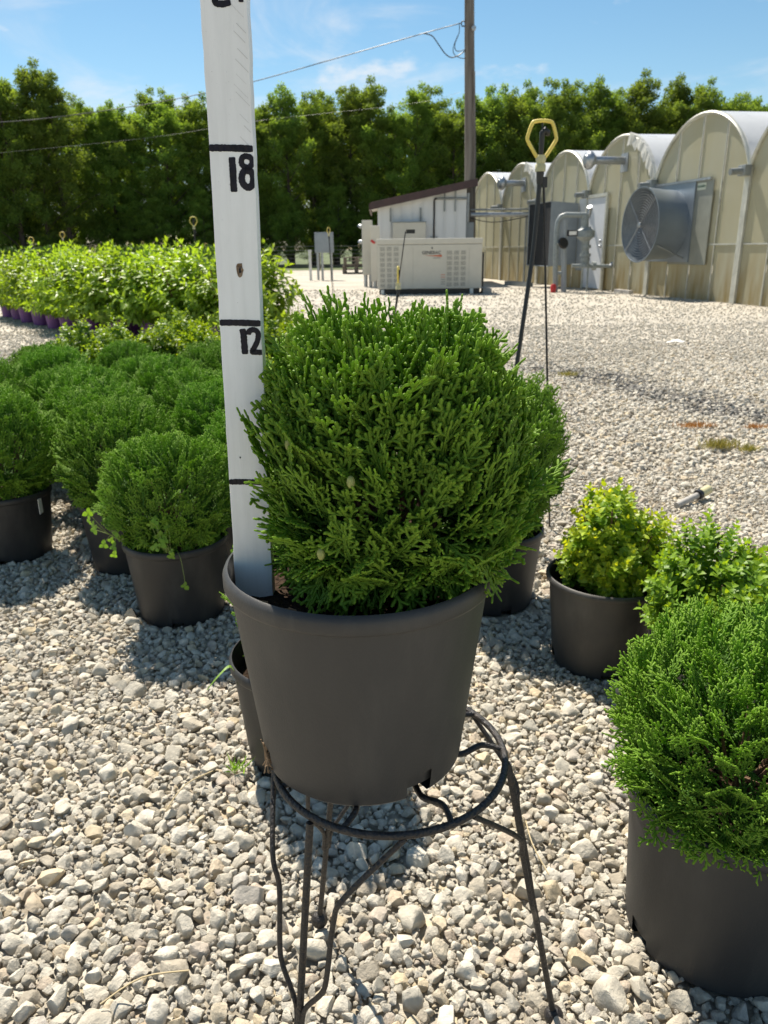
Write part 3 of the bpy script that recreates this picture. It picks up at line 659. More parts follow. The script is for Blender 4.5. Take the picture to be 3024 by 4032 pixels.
for k in range(16):
    an = r.uniform(R(190), R(330)); d = r.uniform(.06, .112); x, y = d * math.cos(an), d * math.sin(an); l = r.uniform(.006, .014); a2 = r.uniform(0, 6.28)
    MB().tube([(x, y, .180), (x + l * math.cos(a2), y + l * math.sin(a2), .182)], r.uniform(.0012, .0022), 5).build('bark_chip', chipm, main, 40)
tag(main, 'large globe arborvitae in a black pot raised on the wire plant stand', 'potted shrub')
# dry roots and sprouts spilling from the drain hole at the lower left
rt = MB(); r = random.Random(9)
for k in range(26):
    an = R(-159 + r.uniform(-9, 9)); d = .099; x, y, z = d * math.cos(an), d * math.sin(an), r.uniform(.004, .02)
    q = [(x * .93, y * .93, z), (x * 1.03, y * 1.03, z + r.uniform(-.004, .006)), (x * 1.04 + r.uniform(-.006, .006), y * 1.04 + r.uniform(-.006, .006), z + r.uniform(-.018, .030))]
    rt.tube(spline(q, 4), .0006, 4)
rt.build('dry_roots', mat('dry_root', (.22, .15, .09), .9, var=.3), main, 60)

stand = empty('wire_plant_stand', (.003, .675, 0))
ZR = .3735; RR = .1185
ring = [(RR * math.cos(2 * math.pi * k / 64), RR * math.sin(2 * math.pi * k / 64), ZR) for k in range(64)]
MB().tube(ring, .0037, 10, closed=True).build('ring', M['iron'], stand, 60)
MB().tube([(.048 * math.cos(2 * math.pi * k / 40), .048 * math.sin(2 * math.pi * k / 40), ZR + .0) for k in range(40)], .003, 8, closed=True).build('inner_ring', M['iron'], stand, 60)
for a_ in (36, 2, -62, -112, 96, 150, 205):
    c, s = math.cos(R(a_)), math.sin(R(a_)); sd = .012
    q = [(RR * c, RR * s, ZR), ((RR - .022) * c - sd * .3 * s, (RR - .022) * s + sd * .3 * c, ZR + .004), ((RR - .045) * c + sd * .4 * s, (RR - .045) * s - sd * .4 * c, ZR + .0), (.048 * c, .048 * s, ZR)]
    MB().tube(spline(q, 6), .0031, 8).build('spoke', M['iron'], stand, 60)
for a_, fr, fa in ((232, .172, 233), (-6, .190, -3), (118, .163, 126.5)):
    def pol(rad, an, z): return Vector((rad * math.cos(R(an)), rad * math.sin(R(an)), z))
    top, foot = pol(RR + .003, a_, ZR - .004), pol(fr, fa, .012)
    lg = MB().tube([top, top.lerp(foot, .5), foot], .0036, 10).build('leg', M['iron'], stand, 60)
    MB().sphere((foot.x, foot.y, .013), .0115, 14, 10).build('foot', M['iron'], lg, 80)
    ax = (foot - top)
    for sg in (1, -1):
        side = pol(1, a_ + 90 * sg, 0) * 1.0; tp = pol(RR + .001, a_ + sg * 44, ZR - .003)
        q = [tp, top + ax * .15 + side * .046, top + ax * .24 + side * .035, top + ax * .41 + side * .031, top + ax * .47 + side * .026, top + ax * .56 + side * .006, top + ax * .64 + side * .0035]
        MB().tube(spline(q, 6), .0027, 8).build('curved_rod', M['iron'], stand, 60)
wr = []
for k in range(40):
    t = k / 39; an = t * 2 * math.pi * 3; c = Vector((RR * math.cos(R(46 + 3 * t)), RR * math.sin(R(46 + 3 * t)), ZR)); u = c.normalized(); u.z = 0
    wr.append(c + u * .0052 * math.cos(an) + Vector((0, 0, .0052 * math.sin(an))))
wr += [Vector(wr[-1]) + Vector((-.008, -.012, -.012)), Vector(wr[-1]) + Vector((-.02, -.03, -.034))]
MB().tube(wr, .0009, 6).build('tie_wire', M['black'], stand, 60)
tag(stand, 'black wrought iron plant stand with curved wire legs under the raised pot', 'plant stand')

# ------------------------------------------------------------------ measuring board
K = .9158
BW, BT = .039 * K, .0175
board = empty('measuring_board', (-.1440, .6945, .545)); board.rotation_euler = (R(-.6), R(.95), 0)
def zb(z): return (.87 + (z - .87) * K) - .545        # height on the board
bm_ = MB(); nseg = 60; r = random.Random(3); H0, H1 = -.004, .86
edges = []
for k in range(nseg + 1):
    z = H0 + (H1 - H0) * k / nseg; e0, e1 = r.uniform(-.00035, .00035), r.uniform(-.00035, .00035)
    edges += [(0 + e0, -BT, z), (BW + e1, -BT, z), (BW + e1, 0, z), (0 + e0, 0, z)]
fs = []
for k in range(nseg):
    b0, b1 = 4 * k, 4 * k + 4
    for i in range(4): fs.append((b0 + i, b0 + (i + 1) % 4, b1 + (i + 1) % 4, b1 + i))
fs += [(3, 2, 1, 0), tuple(4 * nseg + i for i in range(4))]
bm_.add(edges, fs); bo = bm_.build('plank', M['board'], board, bevel=.0008)
def stroke(name, pts_, w, parent, z0, seed=0, closed=False, yo=-.0004):
    """a hand-brushed stroke lying proud of the front face; pts in (x,z) metres"""
    r = random.Random(seed); P = spline([(x, 0, z) for x, z in pts_], 10, closed)
    V, F = [], []; m = len(P); y = -BT + yo
    for i, p in enumerate(P):
        a_ = P[(i - 1) % m] if (closed or i) else P[0]; b_ = P[(i + 1) % m] if (closed or i < m - 1) else P[-1]
        t = (b_ - a_).normalized(); nrm = Vector((-t.z, 0, t.x)); ww = w * .5
        if not closed: 
            e = min(i, m - 1 - i) / m
            if e < .05: ww *= .72 + .28 * e / .05
        for sg in (1, -1):
            q = p + nrm * sg * (ww + r.uniform(-.04, .05) * w); q.x = min(q.x, BW - .0002); q.x = max(q.x, .0001); V.append((q.x, y, q.z + z0))
    for i in range(m if closed else m - 1):
        j = (i + 1) % m; F.append((2 * i, 2 * i + 1, 2 * j + 1, 2 * j))
    mb = MB(); mb.add(V, F)
    # thickness back into the plank
    n0 = len(mb.v); mb.v += [(x, -BT + .0002, z) for x, _, z in V]
    for i in range(m if closed else m - 1):
        j = (i + 1) % m; mb.f += [(2 * i, 2 * j, n0 + 2 * j, n0 + 2 * i), (2 * i + 1, n0 + 2 * i + 1, n0 + 2 * j + 1, 2 * j + 1)]
    return mb.build(name, M['blackpaint'], parent)
def px12(l): return [((x - 60) * .0624e-3 * K, -(y - 225) * .0624e-3 * K) for x, y in l]
def px18(l): return [(BW - (565 - x) * .058e-3 * K, -(y - 195) * .058e-3 * K) for x, y in l]
for i, z in enumerate((1.1085, .9575, .8080, .6525)):
    stroke('tick_mark', [(.0002, -.0023 * K), (.012, -.0022 * K), (BW * .6, -.0024 * K), (BW - .0003, -.0028 * K)], .0056 * K, board, zb(z), i)
d1 = stroke('numeral', px12([(402, 350), (415, 480), (418, 600), (422, 728)]), .0060 * K, board, zb(.8080), 21)
stroke('numeral', px12([(492, 438), (498, 395), (535, 366), (590, 368), (632, 410), (632, 480), (605, 560), (570, 620), (535, 690), (600, 697), (705, 700)]), .0050 * K, board, zb(.8080), 22)
stroke('numeral', px18([(232, 360), (238, 520), (238, 690), (240, 850)]), .0060 * K, board, zb(.9575), 23)
stroke('numeral', px18([(455, 345), (520, 370), (540, 430), (505, 490), (445, 500), (385, 465), (375, 405), (405, 358)]), .0048 * K, board, zb(.9575), 24, True)
stroke('numeral', px18([(455, 545), (520, 570), (545, 660), (520, 750), (460, 785), (395, 745), (368, 660), (395, 570)]), .0058 * K, board, zb(.9575), 25, True)
z24 = 1.0635
stroke('numeral', [(x * K, (z + .002) * K) for x, z in ((.0115, .021), (.0140, .0255), (.0190, .0265), (.0230, .0225), (.0205, .0150), (.0150, .0080), (.0125, .0005), (.0180, -.0008), (.0255, .0005))], .0050 * K, board, zb(z24), 26)
stroke('numeral', [(x * K, (z + .002) * K) for x, z in ((.0300, .0255), (.0282, .0150), (.0325, .0125), (.0375, .0130))], .0042 * K, board, zb(z24), 27)
stroke('numeral', [(x * K, (z + .002) * K) for x, z in ((.0345, .0260), (.0345, .0130), (.0342, .0005))], .0042 * K, board, zb(z24), 28)
kn = MB(); kc = (.0198, zb(.853)); ringp = []
for k in range(14):
    an = 2 * math.pi * k / 14; rr_ = random.Random(k).uniform(.8, 1.15); ringp.append((kc[0] + .0030 * rr_ * math.cos(an), -BT - .0003, kc[1] + .0062 * rr_ * math.sin(an)))
kn.add([(kc[0], -BT - .0001, kc[1])] + ringp, [(0, 1 + k, 1 + (k + 1) % 14) for k in range(14)]); kn.build('knot', M['knot'], board)
kn = MB(); kn.add([(kc[0] + .0002 + .0008 * math.cos(6.28 * k / 8) * (1 + .4 * (k % 2)), -BT - .0006, kc[1] - .0006 + .0017 * math.sin(6.28 * k / 8) * (1 + .3 * (k % 3))) for k in range(8)], [tuple(range(8))]); kn.build('knot_hole', M['dark'], board)
kn = MB(); kc2 = (.0115, zb(.6755)); kn.add([(kc2[0] + .0007 * math.cos(6.28 * k / 8), -BT - .0004, kc2[1] + .0009 * math.sin(6.28 * k / 8)) for k in range(8)], [tuple(range(8))]); kn.build('nail_hole', M['dark'], board)
sc = MB(); r = random.Random(12)
for k in range(11):
    z = zb(1.055 - k * .0098 + r.uniform(-.002, .002)); l = r.uniform(.005, .011); x1 = BW - r.uniform(.001, .004); w = r.uniform(.00012, .00028)
    sc.add([(x1 - l, -BT - .0003, z + l * .95), (x1 - l + w, -BT - .0003, z + l * .95 + w), (x1 + w, -BT - .0003, z + w), (x1, -BT - .0003, z)], [(0, 1, 2, 3)])
for k in range(34):
    x, z = r.uniform(.003, .02), zb(r.choice((r.uniform(.98, 1.03), r.uniform(.90, .935), r.uniform(.70, 1.05)))); w = r.uniform(.0002, .0006)
    sc.add([(x, -BT - .0003, z), (x + w, -BT - .0003, z - w * .3), (x + w * .9, -BT - .0003, z + w * .7), (x + w * .2, -BT - .0003, z + w * .8)], [(0, 1, 2, 3)])
tag(sc.build('scratches', mat('scratched_paint', (.47, .47, .47), .7), board), kind='stuff')
tag(board, 'white painted wooden measuring board with black marks 12 and 18 in the raised pot', 'measuring stick')

# ------------------------------------------------------------------ other pots and arborvitae
PM, RM = pot_mesh(.1285, .104, .205, notches=(-80, 20, 140), n=48)
PM2, RM2 = pot_mesh(.130, .106, .205, lip=.0075, liph=.012, notches=(-95, -60, -25, 10, 60, 120, 180), n=48)
SOIL = soil_mesh(.118, 8)
ARB = [arborvitae(31 + k, .150, .148 + .008 * k, 540, 130, .057, .00165, TW_LO, upk=.85) for k in range(2)]
STM = stems(77, .12, .13, 14, .004)
n_rows = len(rows0)
def arb_at(x, y, k, label, group, fs=1.0, rot=None, pmat='pot_black', fz=.168):
    t = potted('potted_arborvitae', (x, y, 0), random.uniform(-.5, .5), PM, RM, M[pmat], SOIL, .172, ARB[k % 2], M['arbor'], STM, fz, fs, random.uniform(0, 6.28) if rot is None else rot)
    tag(t, label, 'potted shrub', group); return t
GB = 'arborvitae pots in the left-hand block'
colname = ('left edge of the block', 'middle line of the block', 'right-hand line of the block')
for k, c, x, y in HEX:
    if k == 0 and c == 0: lab = 'rounded arborvitae in black pot with clover weeds hanging over its front rim'
    elif k == 0 and c == 2: lab = 'arborvitae in black pot just behind and right of the raised shrub'; 
    elif k == 0 and c == 1: lab = 'arborvitae in black pot hidden directly behind the raised shrub'
    else: lab = 'rounded arborvitae in black pot, %s row back on the %s' % (ORD[k], colname[c])
    if k == 0 and c == 2:
        t = arb_at(.275, 1.83, 0, lab, GB, 1.06, 1.0)
        for ch in t.children:
            if ch.name.startswith('foliage'): ch.scale.z = 1.42
    elif k == 0 and c == 1: t = arb_at(-.115, 1.86, 1, lab, GB, .94)
    elif c == 2 and k in (1, 2): continue
    else: t = arb_at(x, y, k + c, lab, GB, random.uniform(.95, 1.06) if k else 1.0)
GL = 'arborvitae pots at the left edge of the picture'
for k, x, y in LEFT:
    t = arb_at(x, y, k + 1, 'arborvitae in black pot at the left picture edge, %s from the front%s' % (ORD[k], ', with white tag' if k == 0 else ''), GL, random.uniform(1.0, 1.1))
    if k == 0:
        t.rotation_euler.z = 0
        MB().box(.118, .1195, -.058, -.036, .142, .188).build('tag_label', M['paper'], t)
# the shaded pot directly behind the stand (weeds only spill over its rim)
t = potted('potted_arborvitae', (-.145, 1.20, 0), .3, PM, RM, M['pot'], SOIL, .16, ARB[1], M['arbor'], None, .158, .70)
for ch in t.children:
    if ch.name.startswith('foliage'): ch.scale.z = .95
tag(t, 'black pot on the gravel half hidden behind the raised pot and stand', 'potted shrub')
gb = MB(); q = spline([(-.118, -.02, .165), (-.128, -.03, .212), (-.150, -.045, .208), (-.172, -.055, .190)], 5)
V, F = [], []
for i, p in enumerate(q): w = .0035 * (1 - (i / len(q)) ** 2) + .0003; V += [(p.x, p.y - w, p.z), (p.x, p.y + w, p.z + .001)]
gb.add(V, [(2 * i, 2 * i + 1, 2 * i + 3, 2 * i + 2) for i in range(len(q) - 1)]); g_ = gb.build('grass_blade', mat('fresh_grass', (.20, .36, .05), .5, transl=(.4, (.3, .5, .06))), t)
# right foreground shrub
PM3, RM3 = pot_mesh(.132, .112, .222, notches=(-165, -60, 30, 120), n=64)
folr = arborvitae(91, .155, .132, 700, 150, .055, .00140, TW_LO, upk=.7)
t = potted('potted_arborvitae', (.435, .800, 0), .0, PM3, RM3, M['pot'], SOIL, .185, folr, M['arbor'], STM, .172, 1.0, 0)
t.rotation_euler = (R(-1.5), R(1.5), 0)
tag(t, 'bushy arborvitae in dark grey pot cut off by the right edge in front', 'potted shrub')

# boxwoods
def box_shoots(seed, rx, rz, n, ln, zmin=-.35):
    r = np.random.default_rng(seed); d = norm(fib(n, zmin) + r.normal(0, .08, (n, 3))); out = []
    for q in d:
        rad = r.uniform(.70, 1.0) * (1 + .12 * math.sin(q[0] * 5 + seed) + .10 * math.sin(q[1] * 6)); p = np.array([q[0] * rx, q[1] * rx, rz * .62 + q[2] * rz * .85]) * rad
        a = norm(q * np.array([1, 1, .5]) + np.array([0, 0, .9]) + r.normal(0, .2, 3)); l = ln * r.uniform(.7, 1.25); o = p - a * l * .8
        o[2] = max(o[2], .004); out.append((o, a, l))
    return out
BX = [leafy(201, box_shoots(1, .116, .142, 400, .048), .0205, .78, 6), leafy(202, box_shoots(2, .160, .150, 600, .052), .0215, .72, 6)]
def boxwood(x, y, k, fm, label, fs=1.0, group='boxwood pots', pmat='pot_dusty', tilt=(0, 0), off=(0, 0)):
    t = potted('potted_boxwood', (x, y, 0), random.uniform(0, .3), PM2, RM2, M[pmat], SOIL, .160, BX[k], M[fm], STM, .158, fs, random.uniform(0, 6))
    for ch in t.children:
        if ch.name.startswith(('foliage', 'stem')): ch.location.x += off[0]; ch.location.y += off[1]
    t.rotation_euler.x, t.rotation_euler.y = tilt; tag(t, label, 'potted shrub', group); return t
boxwood(.479, 1.52, 0, 'box_y', 'small golden-tipped boxwood in dusty black pot at right', 1.04, off=(.012, .01))
boxwood(.620, 1.285, 1, 'box', 'spreading dark green boxwood in black pot behind the right foreground shrub', .96)
names = ('leftmost', 'second from the left', 'third from the left', 'fourth from the left', 'fifth from the left', 'rightmost')
for i, (x, y) in enumerate(((-1.60, 4.28), (-1.34, 4.10), (-1.06, 4.22), (-.82, 4.02), (-1.18, 4.55), (-.62, 4.35))):
    boxwood(x, y, 1, 'box_y' if i in (1, 2, 3) else 'box', 'yellowish boxwood behind the arborvitae block, %s of its line' % names[i], 1.5, 'boxwoods behind the block')

# clover weeds hanging from the first pot in the block
def clover(name, base, stems_, label):
    t = empty(name, base); O_, A_, S_, N_, TI, RN = [], [], [], [], [], []; mb = MB(); r = np.random.default_rng(len(stems_))
    for q in stems_:
        mb.tube(spline(q, 5), .0006, 4); p = np.array(q[-1]); vn = norm(np.array([r.normal(0, .4), -1.0, .35 + r.normal(0, .3)]))
        u = norm(np.cross(vn, [0, 0, 1])); w = np.cross(vn, u)
        for k in range(3):
            an = k * 2.094 + r.uniform(0, .5); a = (u * math.cos(an) + w * math.sin(an)) * .0125 * r.uniform(.8, 1.2); O_.append(p); A_.append(a); S_.append(np.cross(vn, a) * .95); N_.append(vn * .006); TI.append(.7); RN.append(r.uniform(.3, 1))
    V, F = batch(LEAF_T, LEAF_F, np.array(O_), np.array(A_), np.array(S_), np.array(N_)); k = len(LEAF_T)
    link('leaves', tri_mesh('leaves', V, F, {'tip_top': np.repeat(TI, k), 'tone': np.repeat(RN, k)}), M['weed'], t); mb.build('stalks', mat('weed_stalk', (.22, .30, .08), .6), t)
    return tag(t, label, 'weed', 'clover weeds')
r = np.random.default_rng(2); ax_, ay_ = HEX[0][2], HEX[0][3]
st_ = []
for k in range(11):
    e = (r.uniform(-.02, .05), -.128 + r.uniform(-.02, 0), .215 + r.uniform(-.02, .10)); st_.append([(.02, -.11, .20), ((e[0] + .02) / 2, -.128, .22), e])
st_.append([(.03, -.11, .205), (.045, -.136, .20), (.05, -.138, .15), (.048, -.134, .128)])
clover('clover_weed', (ax_, ay_, 0), st_, 'bright clover trailing over the front rim of the nearest left pot')
st_ = []
for k in range(16):
    e = (-.145 + r.uniform(-.03, .03), -.07 + r.uniform(-.03, .03), .235 + r.uniform(-.06, .09)); st_.append([(-.10, -.05, .20), ((e[0] - .11) / 2, -.06, .23), e])
clover('clover_weed', (ax_, ay_, 0), st_, 'yellow-green clover clump at the left side of the nearest left pot')

# ------------------------------------------------------------------ hydrangeas in purple pots
def hyd_shoots(seed, n=30, rad=.26, h=.62):
    r = np.random.default_rng(seed); out = []
    for k in range(n):
        an = r.uniform(0, 6.283); e = math.sqrt(r.random()); hh = h * (1 - .80 * e * e) * r.uniform(.8, 1.08)
        o = np.array([math.cos(an) * .05, math.sin(an) * .05, 0]); tipp = np.array([math.cos(an) * rad * e, math.sin(an) * rad * e, hh])
        out.append((o + (tipp - o) * .12, tipp - o + np.array([0, 0, -.10 * e]), np.linalg.norm(tipp - o) * .88))
    return out
HY = [leafy(301 + k, hyd_shoots(301 + k, 80, .37, .62 + .03 * k), .082, .52, 9, 1.15, False, .30) for k in range(3)]
HS = []
for k in range(2):
    mb = MB(); rr_ = random.Random(k)
    for q in range(14):
        an = rr_.uniform(0, 6.28); e = rr_.uniform(.2, 1); mb.tube([(.04 * math.cos(an), .04 * math.sin(an), -.02), (.24 * e * math.cos(an), .24 * e * math.sin(an), .48)], [.005, .003], 5)
    HS.append(mb.mesh('stem', 60))
PMH, RMH = pot_mesh(.135, .112, .235, n=32)
SOILH = soil_mesh(.12, 5)
hy = []
for c in range(6):
    for k in range(7):
        hy.append((c, k, -1.12 - .42 * c - .36 * k + random.uniform(-.03, .03), 7.32 + .27 * c + .47 * k + random.uniform(-.03, .03)))
for c, k, x, y in hy:
    white = (k == 0 and c in (3, 4))
    t = potted('potted_hydrangea', (x, y, 0), random.uniform(0, 6), PMH, RMH, M['whitepot' if white else 'purple'], SOILH, .20, HY[(c * 2 + k) % 3], M['hyd'], HS[(c + k) % 2], .19, random.uniform(.88, 1.16), random.uniform(0, 6))
    tag(t, 'lime-green leafy shrub in %s pot, %s row from the yard, %s plant back' % ('a white' if white else 'a purple', ORD[c], ORD[k]), 'potted shrub', 'leafy shrubs in purple pots')

# ------------------------------------------------------------------ sprinklers on stakes
def head_mesh():
    fr = MB(); P = [(-.013, .0), (-.040, .040), (-.044, .055), (-.032, .090), (-.022, .097), (0, .099), (.022, .097), (.032, .090), (.044, .055), (.040, .040), (.013, .0)]
    fr.tube(spline([(x, 0, z) for x, z in P], 4), .0055, 8); frm = fr.mesh('frame', 60)
    cr = MB(); cr.lathe([(.001, -.040), (.0165, -.040), (.0165, -.022), (.013, -.018), (.017, -.004), (.012, .006), (.001, .006)], 8); crm = cr.mesh('collar', 40)
    nz = MB(); nz.tube([(0, 0, .0), (0, 0, .03), (0, 0, .052), (.001, 0, .066), (.009, 0, .074), (.017, 0, .066), (.020, 0, .058)], [.0065, .0075, .008, .0095, .0105, .0095, .004], 10)
    nz.tube([(0, 0, .07), (0, 0, .105)], .002, 6); nzm = nz.mesh('nozzle', 60)
    sk = MB(); sk.tube([(0, 0, -.075), (0, 0, -.038)], [.010, .0125], 10); sk.box(.008, .022, -.006, .006, -.085, -.055); skm = sk.mesh('socket', 40)
    return frm, crm, nzm, skm
HEAD = head_mesh()
def sprinkler(base, top, label, sc=1.0, hose=None, face=0.0, edge=False, tilt=0.0, rod_top=None, hose_r=.0065):
    """base (x,y) of the rod, top = point at the bottom of the yellow frame"""
    t = empty('sprinkler_stake', (base[0], base[1], 0)); tv = Vector(top) - Vector((base[0], base[1], 0))
    rt_ = Vector(rod_top) - Vector((base[0], base[1], 0)) if rod_top else tv + Vector((.012 * sc, 0, -.07 * sc))
    MB().tube([(0, 0, -.02), rt_ * .5, rt_], .0032 * max(1, sc * .8), 6).build('stake', M['iron'], t, 60)
    hp = [tv + Vector((0, 0, -.06 * sc))] + [Vector(p) - Vector((base[0], base[1], 0)) for p in (hose or [])]
    if hose: MB().tube(spline(hp, 6), hose_r, 8).build('hose', M['black'], t, 60)
    for nm, me_, m_ in zip(('frame', 'collar', 'nozzle', 'socket'), HEAD, ('yellow', 'cream', 'black', 'black')):
        o = link(nm, me_, M[m_], t, tv); o.rotation_euler = (0, tilt, face); o.scale = (sc,) * 3
    return tag(t, label, 'sprinkler', 'sprinkler stakes')
sprinkler((.536, 2.33), (.448, 2.34, 1.105), 'tall black sprinkler stake with yellow head behind the raised shrub', .92, [(.437, 2.33, .86), (.408, 2.30, .62), (.382, 2.28, .38), (.372, 2.27, .0)], .1)
t = sprinkler((.010, 5.0), (.106, 5.0, .665), 'leaning sprinkler stake with small black tag in front of the generator', .98, [(.080, 5.0, .46), (.030, 5.0, .15), (.010, 5.0, .01)], R(84), tilt=R(8), rod_top=(.152, 5.0, .967))
MB().box(.146, .200, -.002, .002, .955, .978).build('tag_label', M['black'], t)
sprinkler((-2.26, 9.75), (-2.205, 9.7, 1.15), 'sprinkler stake with yellow head rising from the leafy shrubs beside the board', .98, [(-2.215, 9.7, .8), (-2.23, 9.7, .0)])
sprinkler((-5.86, 15.0), (-5.83, 15.0, 1.12), 'sprinkler stake with yellow head, second from the left picture edge', 1.05, [(-5.84, 15, .6), (-5.87, 15, 0)])
sprinkler((-6.50, 15.1), (-6.455, 15.1, 1.04), 'sprinkler stake with yellow head nearest the left picture edge', 1.05, [(-6.47, 15.1, .6), (-6.5, 15.1, 0)])
sprinkler((-.82, 14.0), (-.888, 14.0, 1.12), 'sprinkler stake standing in front of the grey post-mounted panel', 1.0, [(-.875, 14, .7), (-.845, 14, .0)], R(55))
for i, (x, z) in enumerate(((-9.152, 1.10), (-7.90, 1.09), (-7.0, 1.13), (-5.80, 1.0), (-5.14, 1.06), (-3.62, 1.25))):
    sprinkler((x, 24), (x, 24, z - .09), 'small far sprinkler head above the conifer bed, %s from the left' % ORD[i], 1.05, [(x, 24, .5), (x, 24, 0)], random.uniform(-.5, .5))

# ------------------------------------------------------------------ young conifer bed
def conifer_mesh(seed, h=.95, rad=.17, n=420):
    r = np.random.default_rng(seed); O_, A_, S_, N_, TI, RN = [], [], [], [], [], []
    for k in range(n):
        z = h * (r.random() ** 1.2); rr_ = rad * (1 - .82 * z / h) * r.uniform(.5, 1); an = r.uniform(0, 6.28); o = np.array([math.cos(an) * rr_, math.sin(an) * rr_, z]); a = norm(np.array([math.cos(an), math.sin(an), .9]) + r.normal(0, .3, 3)) * .10
        O_.append(o); A_.append(a); S_.append(norm(np.cross(a, r.normal(size=3))) * .035); N_.append(norm(np.cross(a, S_[-1])) * .02); TI.append(r.random()); RN.append(r.random())
    V, F = batch(LEAF_T, LEAF_F, np.array(O_), np.array(A_), np.array(S_), np.array(N_)); k = len(LEAF_T)
    return tri_mesh('young_conifer', V, F, {'tip_top': np.repeat(TI, k), 'tone': np.repeat(RN, k)})
CM = [conifer_mesh(401 + k) for k in range(3)]
cnt = 0
for j in range(4):
    for i in range(20):
        x = -11.6 + .46 * i + random.uniform(-.06, .06) - .5 * j; y = 20.5 + 1.3 * j + random.uniform(-.1, .1)
        o = link('young_conifer', CM[cnt % 3], M['conifer'], None, (x, y, 0)); o.scale = (random.uniform(.9, 1.15),) * 2 + (random.uniform(.92, 1.08),); o.rotation_euler.z = random.uniform(0, 6)
        tag(o, 'young dark green conifer in the far nursery bed before the tree belt', 'conifer', 'young conifers in the far bed'); cnt += 1

# ------------------------------------------------------------------ tree belt
def tree_meshes(seed, h, rad, zlow, leaves, lsz):
    r = np.random.default_rng(seed); mb = MB(); cl = []
    lean = r.uniform(-.25, .25, 2)
    def tp(z): return np.array([lean[0] * z / h + .06 * math.sin(z * 1.3 + seed), lean[1] * z / h, z])
    mb.tube([tuple(tp(z)) for z in np.linspace(-.05, h * .93, 9)], [.16 - .145 * k / 8 for k in range(9)], 7)
    nl = 38
    for k in range(nl):
        t = k / (nl - 1); z = zlow + (h * .93 - zlow) * t ** .9; an = k * 2.4 + r.uniform(-.5, .5)
        prof = (.72 + .28 * math.sin(min(1, (t * .9 + .18)) * math.pi)) * (1 - .5 * t ** 3); ln = rad * prof * r.uniform(.62, 1.18)
        b0 = tp(z); b1 = b0 + np.array([math.cos(an) * ln, math.sin(an) * ln, ln * r.uniform(.25, .9)])
        mb.tube([tuple(b0), tuple(b0 * .5 + b1 * .5 + np.array([0, 0, .08])), tuple(b1)], [.045 * (1 - .6 * t), .028 * (1 - .6 * t), .008], 5)
        for q in range(5):
            f = r.uniform(.30, 1.06); c = b0 + (b1 - b0) * f + r.normal(0, .22, 3); cl.append((c, r.uniform(.22, .50) * (1 - .2 * t), (b1 - b0) / ln))
    for q in range(14): cl.append((tp(h * r.uniform(.88, 1.02)) + r.normal(0, .28, 3), .20, np.array([0, 0, 1.0])))
    cl = [c for c in cl if r.random() > .05]
    per = leaves // len(cl); O_, A_, S_, N_, TI, RN = [], [], [], [], [], []
    for c, cr, ax in cl:
        e = norm(r.normal(0, 1, (per, 3))) * (cr * r.random((per, 1)) ** .42) * np.array([1.05, 1.05, .62]) * r.uniform(.8, 1.2, 3); e += ax * (r.normal(0, 1, (per, 1)) * cr * .30); e[:, 2] -= np.abs(r.normal(0, .06, per)); p = c + e; d = norm(e + 1e-6)
        a = norm(d + r.normal(0, .7, (per, 3)) + np.array([0, 0, -.2])) * (lsz * r.uniform(.6, 1.35, (per, 1))); s = norm(np.cross(a, r.normal(size=(per, 3))))
        n = norm(np.cross(s, a)); O_.append(p); A_.append(a); S_.append(s * lsz * .5); N_.append(n * lsz * .5); TI.append(np.clip(e[:, 2] / cr * .5 + .5, 0, 1)); RN.append(np.clip(r.normal(.5, .2) + r.normal(0, .18, per), 0, 1))  # leaves paler toward clump tops, darker beneath: light from above painted in colour
    T = np.array([(0, 0, 0), (.5, -.5, .1), (.5, .5, .1), (1, 0, 0)]); TF = np.array([(0, 2, 1), (1, 2, 3)])
    V, F = batch(T, TF, np.concatenate(O_), np.concatenate(A_), np.concatenate(S_), np.concatenate(N_))
    return tri_mesh('crown', V, F, {'tip_top': np.repeat(np.concatenate(TI), 4), 'tone': np.repeat(np.concatenate(RN), 4)}), mb.mesh('trunk', 60)
TREES = [tree_meshes(501, 8.6, 2.1, .9, 29000, .120), tree_meshes(502, 8.9, 1.9, .7, 29000, .120), tree_meshes(503, 8.2, 2.2, 1.2, 29000, .120), tree_meshes(504, 9.2, 2.0, .9, 29000, .120), tree_meshes(505, 8.4, 1.9, .4, 29000, .120)]
def tree(x, y, k, s, label, zs=None):
    t = empty('tree', (x, y, 0), random.uniform(0, 6.28)); t.scale = (s, s, zs or s)
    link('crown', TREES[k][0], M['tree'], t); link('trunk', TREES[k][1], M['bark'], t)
    return tag(t, label, 'tree', 'trees in the far belt')
x = -27.0; i = 0
rt_ = random.Random(21)
while x < 31:
    big = -21.5 < x < -15.8
    tree(x, 45 + rt_.uniform(-.8, .8) - (2 if big else 0), rt_.randrange(5), rt_.uniform(.91, .96) * (1.10 if big else 1), 'slender leafy tree, %s from the left in the front line of the far belt' % ordinal(i)); i += 1
    x += rt_.uniform(.92, 1.22)
x = -29.5; i = 0
while x < 34:
    if not (-17.5 < x < -12.5 and rt_.random() < .55):
        tree(x, 49.5 + rt_.uniform(-1.2, 1.2), rt_.randrange(5), rt_.uniform(.93, 1.0), 'leafy tree, %s from the left in the back line of the far belt' % ordinal(i)); i += 1
    x += rt_.uniform(1.2, 1.7)
for i in range(34):   # dark undergrowth
    x = -27 + 1.75 * i + rt_.uniform(-.8, .8)
    if -17 < x < -14.5: continue
    tree(x, 43.6 + rt_.uniform(-.4, .4), 4, .52, 'low bushy undergrowth tree, %s from the left at the foot of the belt' % ordinal(i), .40 + rt_.uniform(-.06, .12))

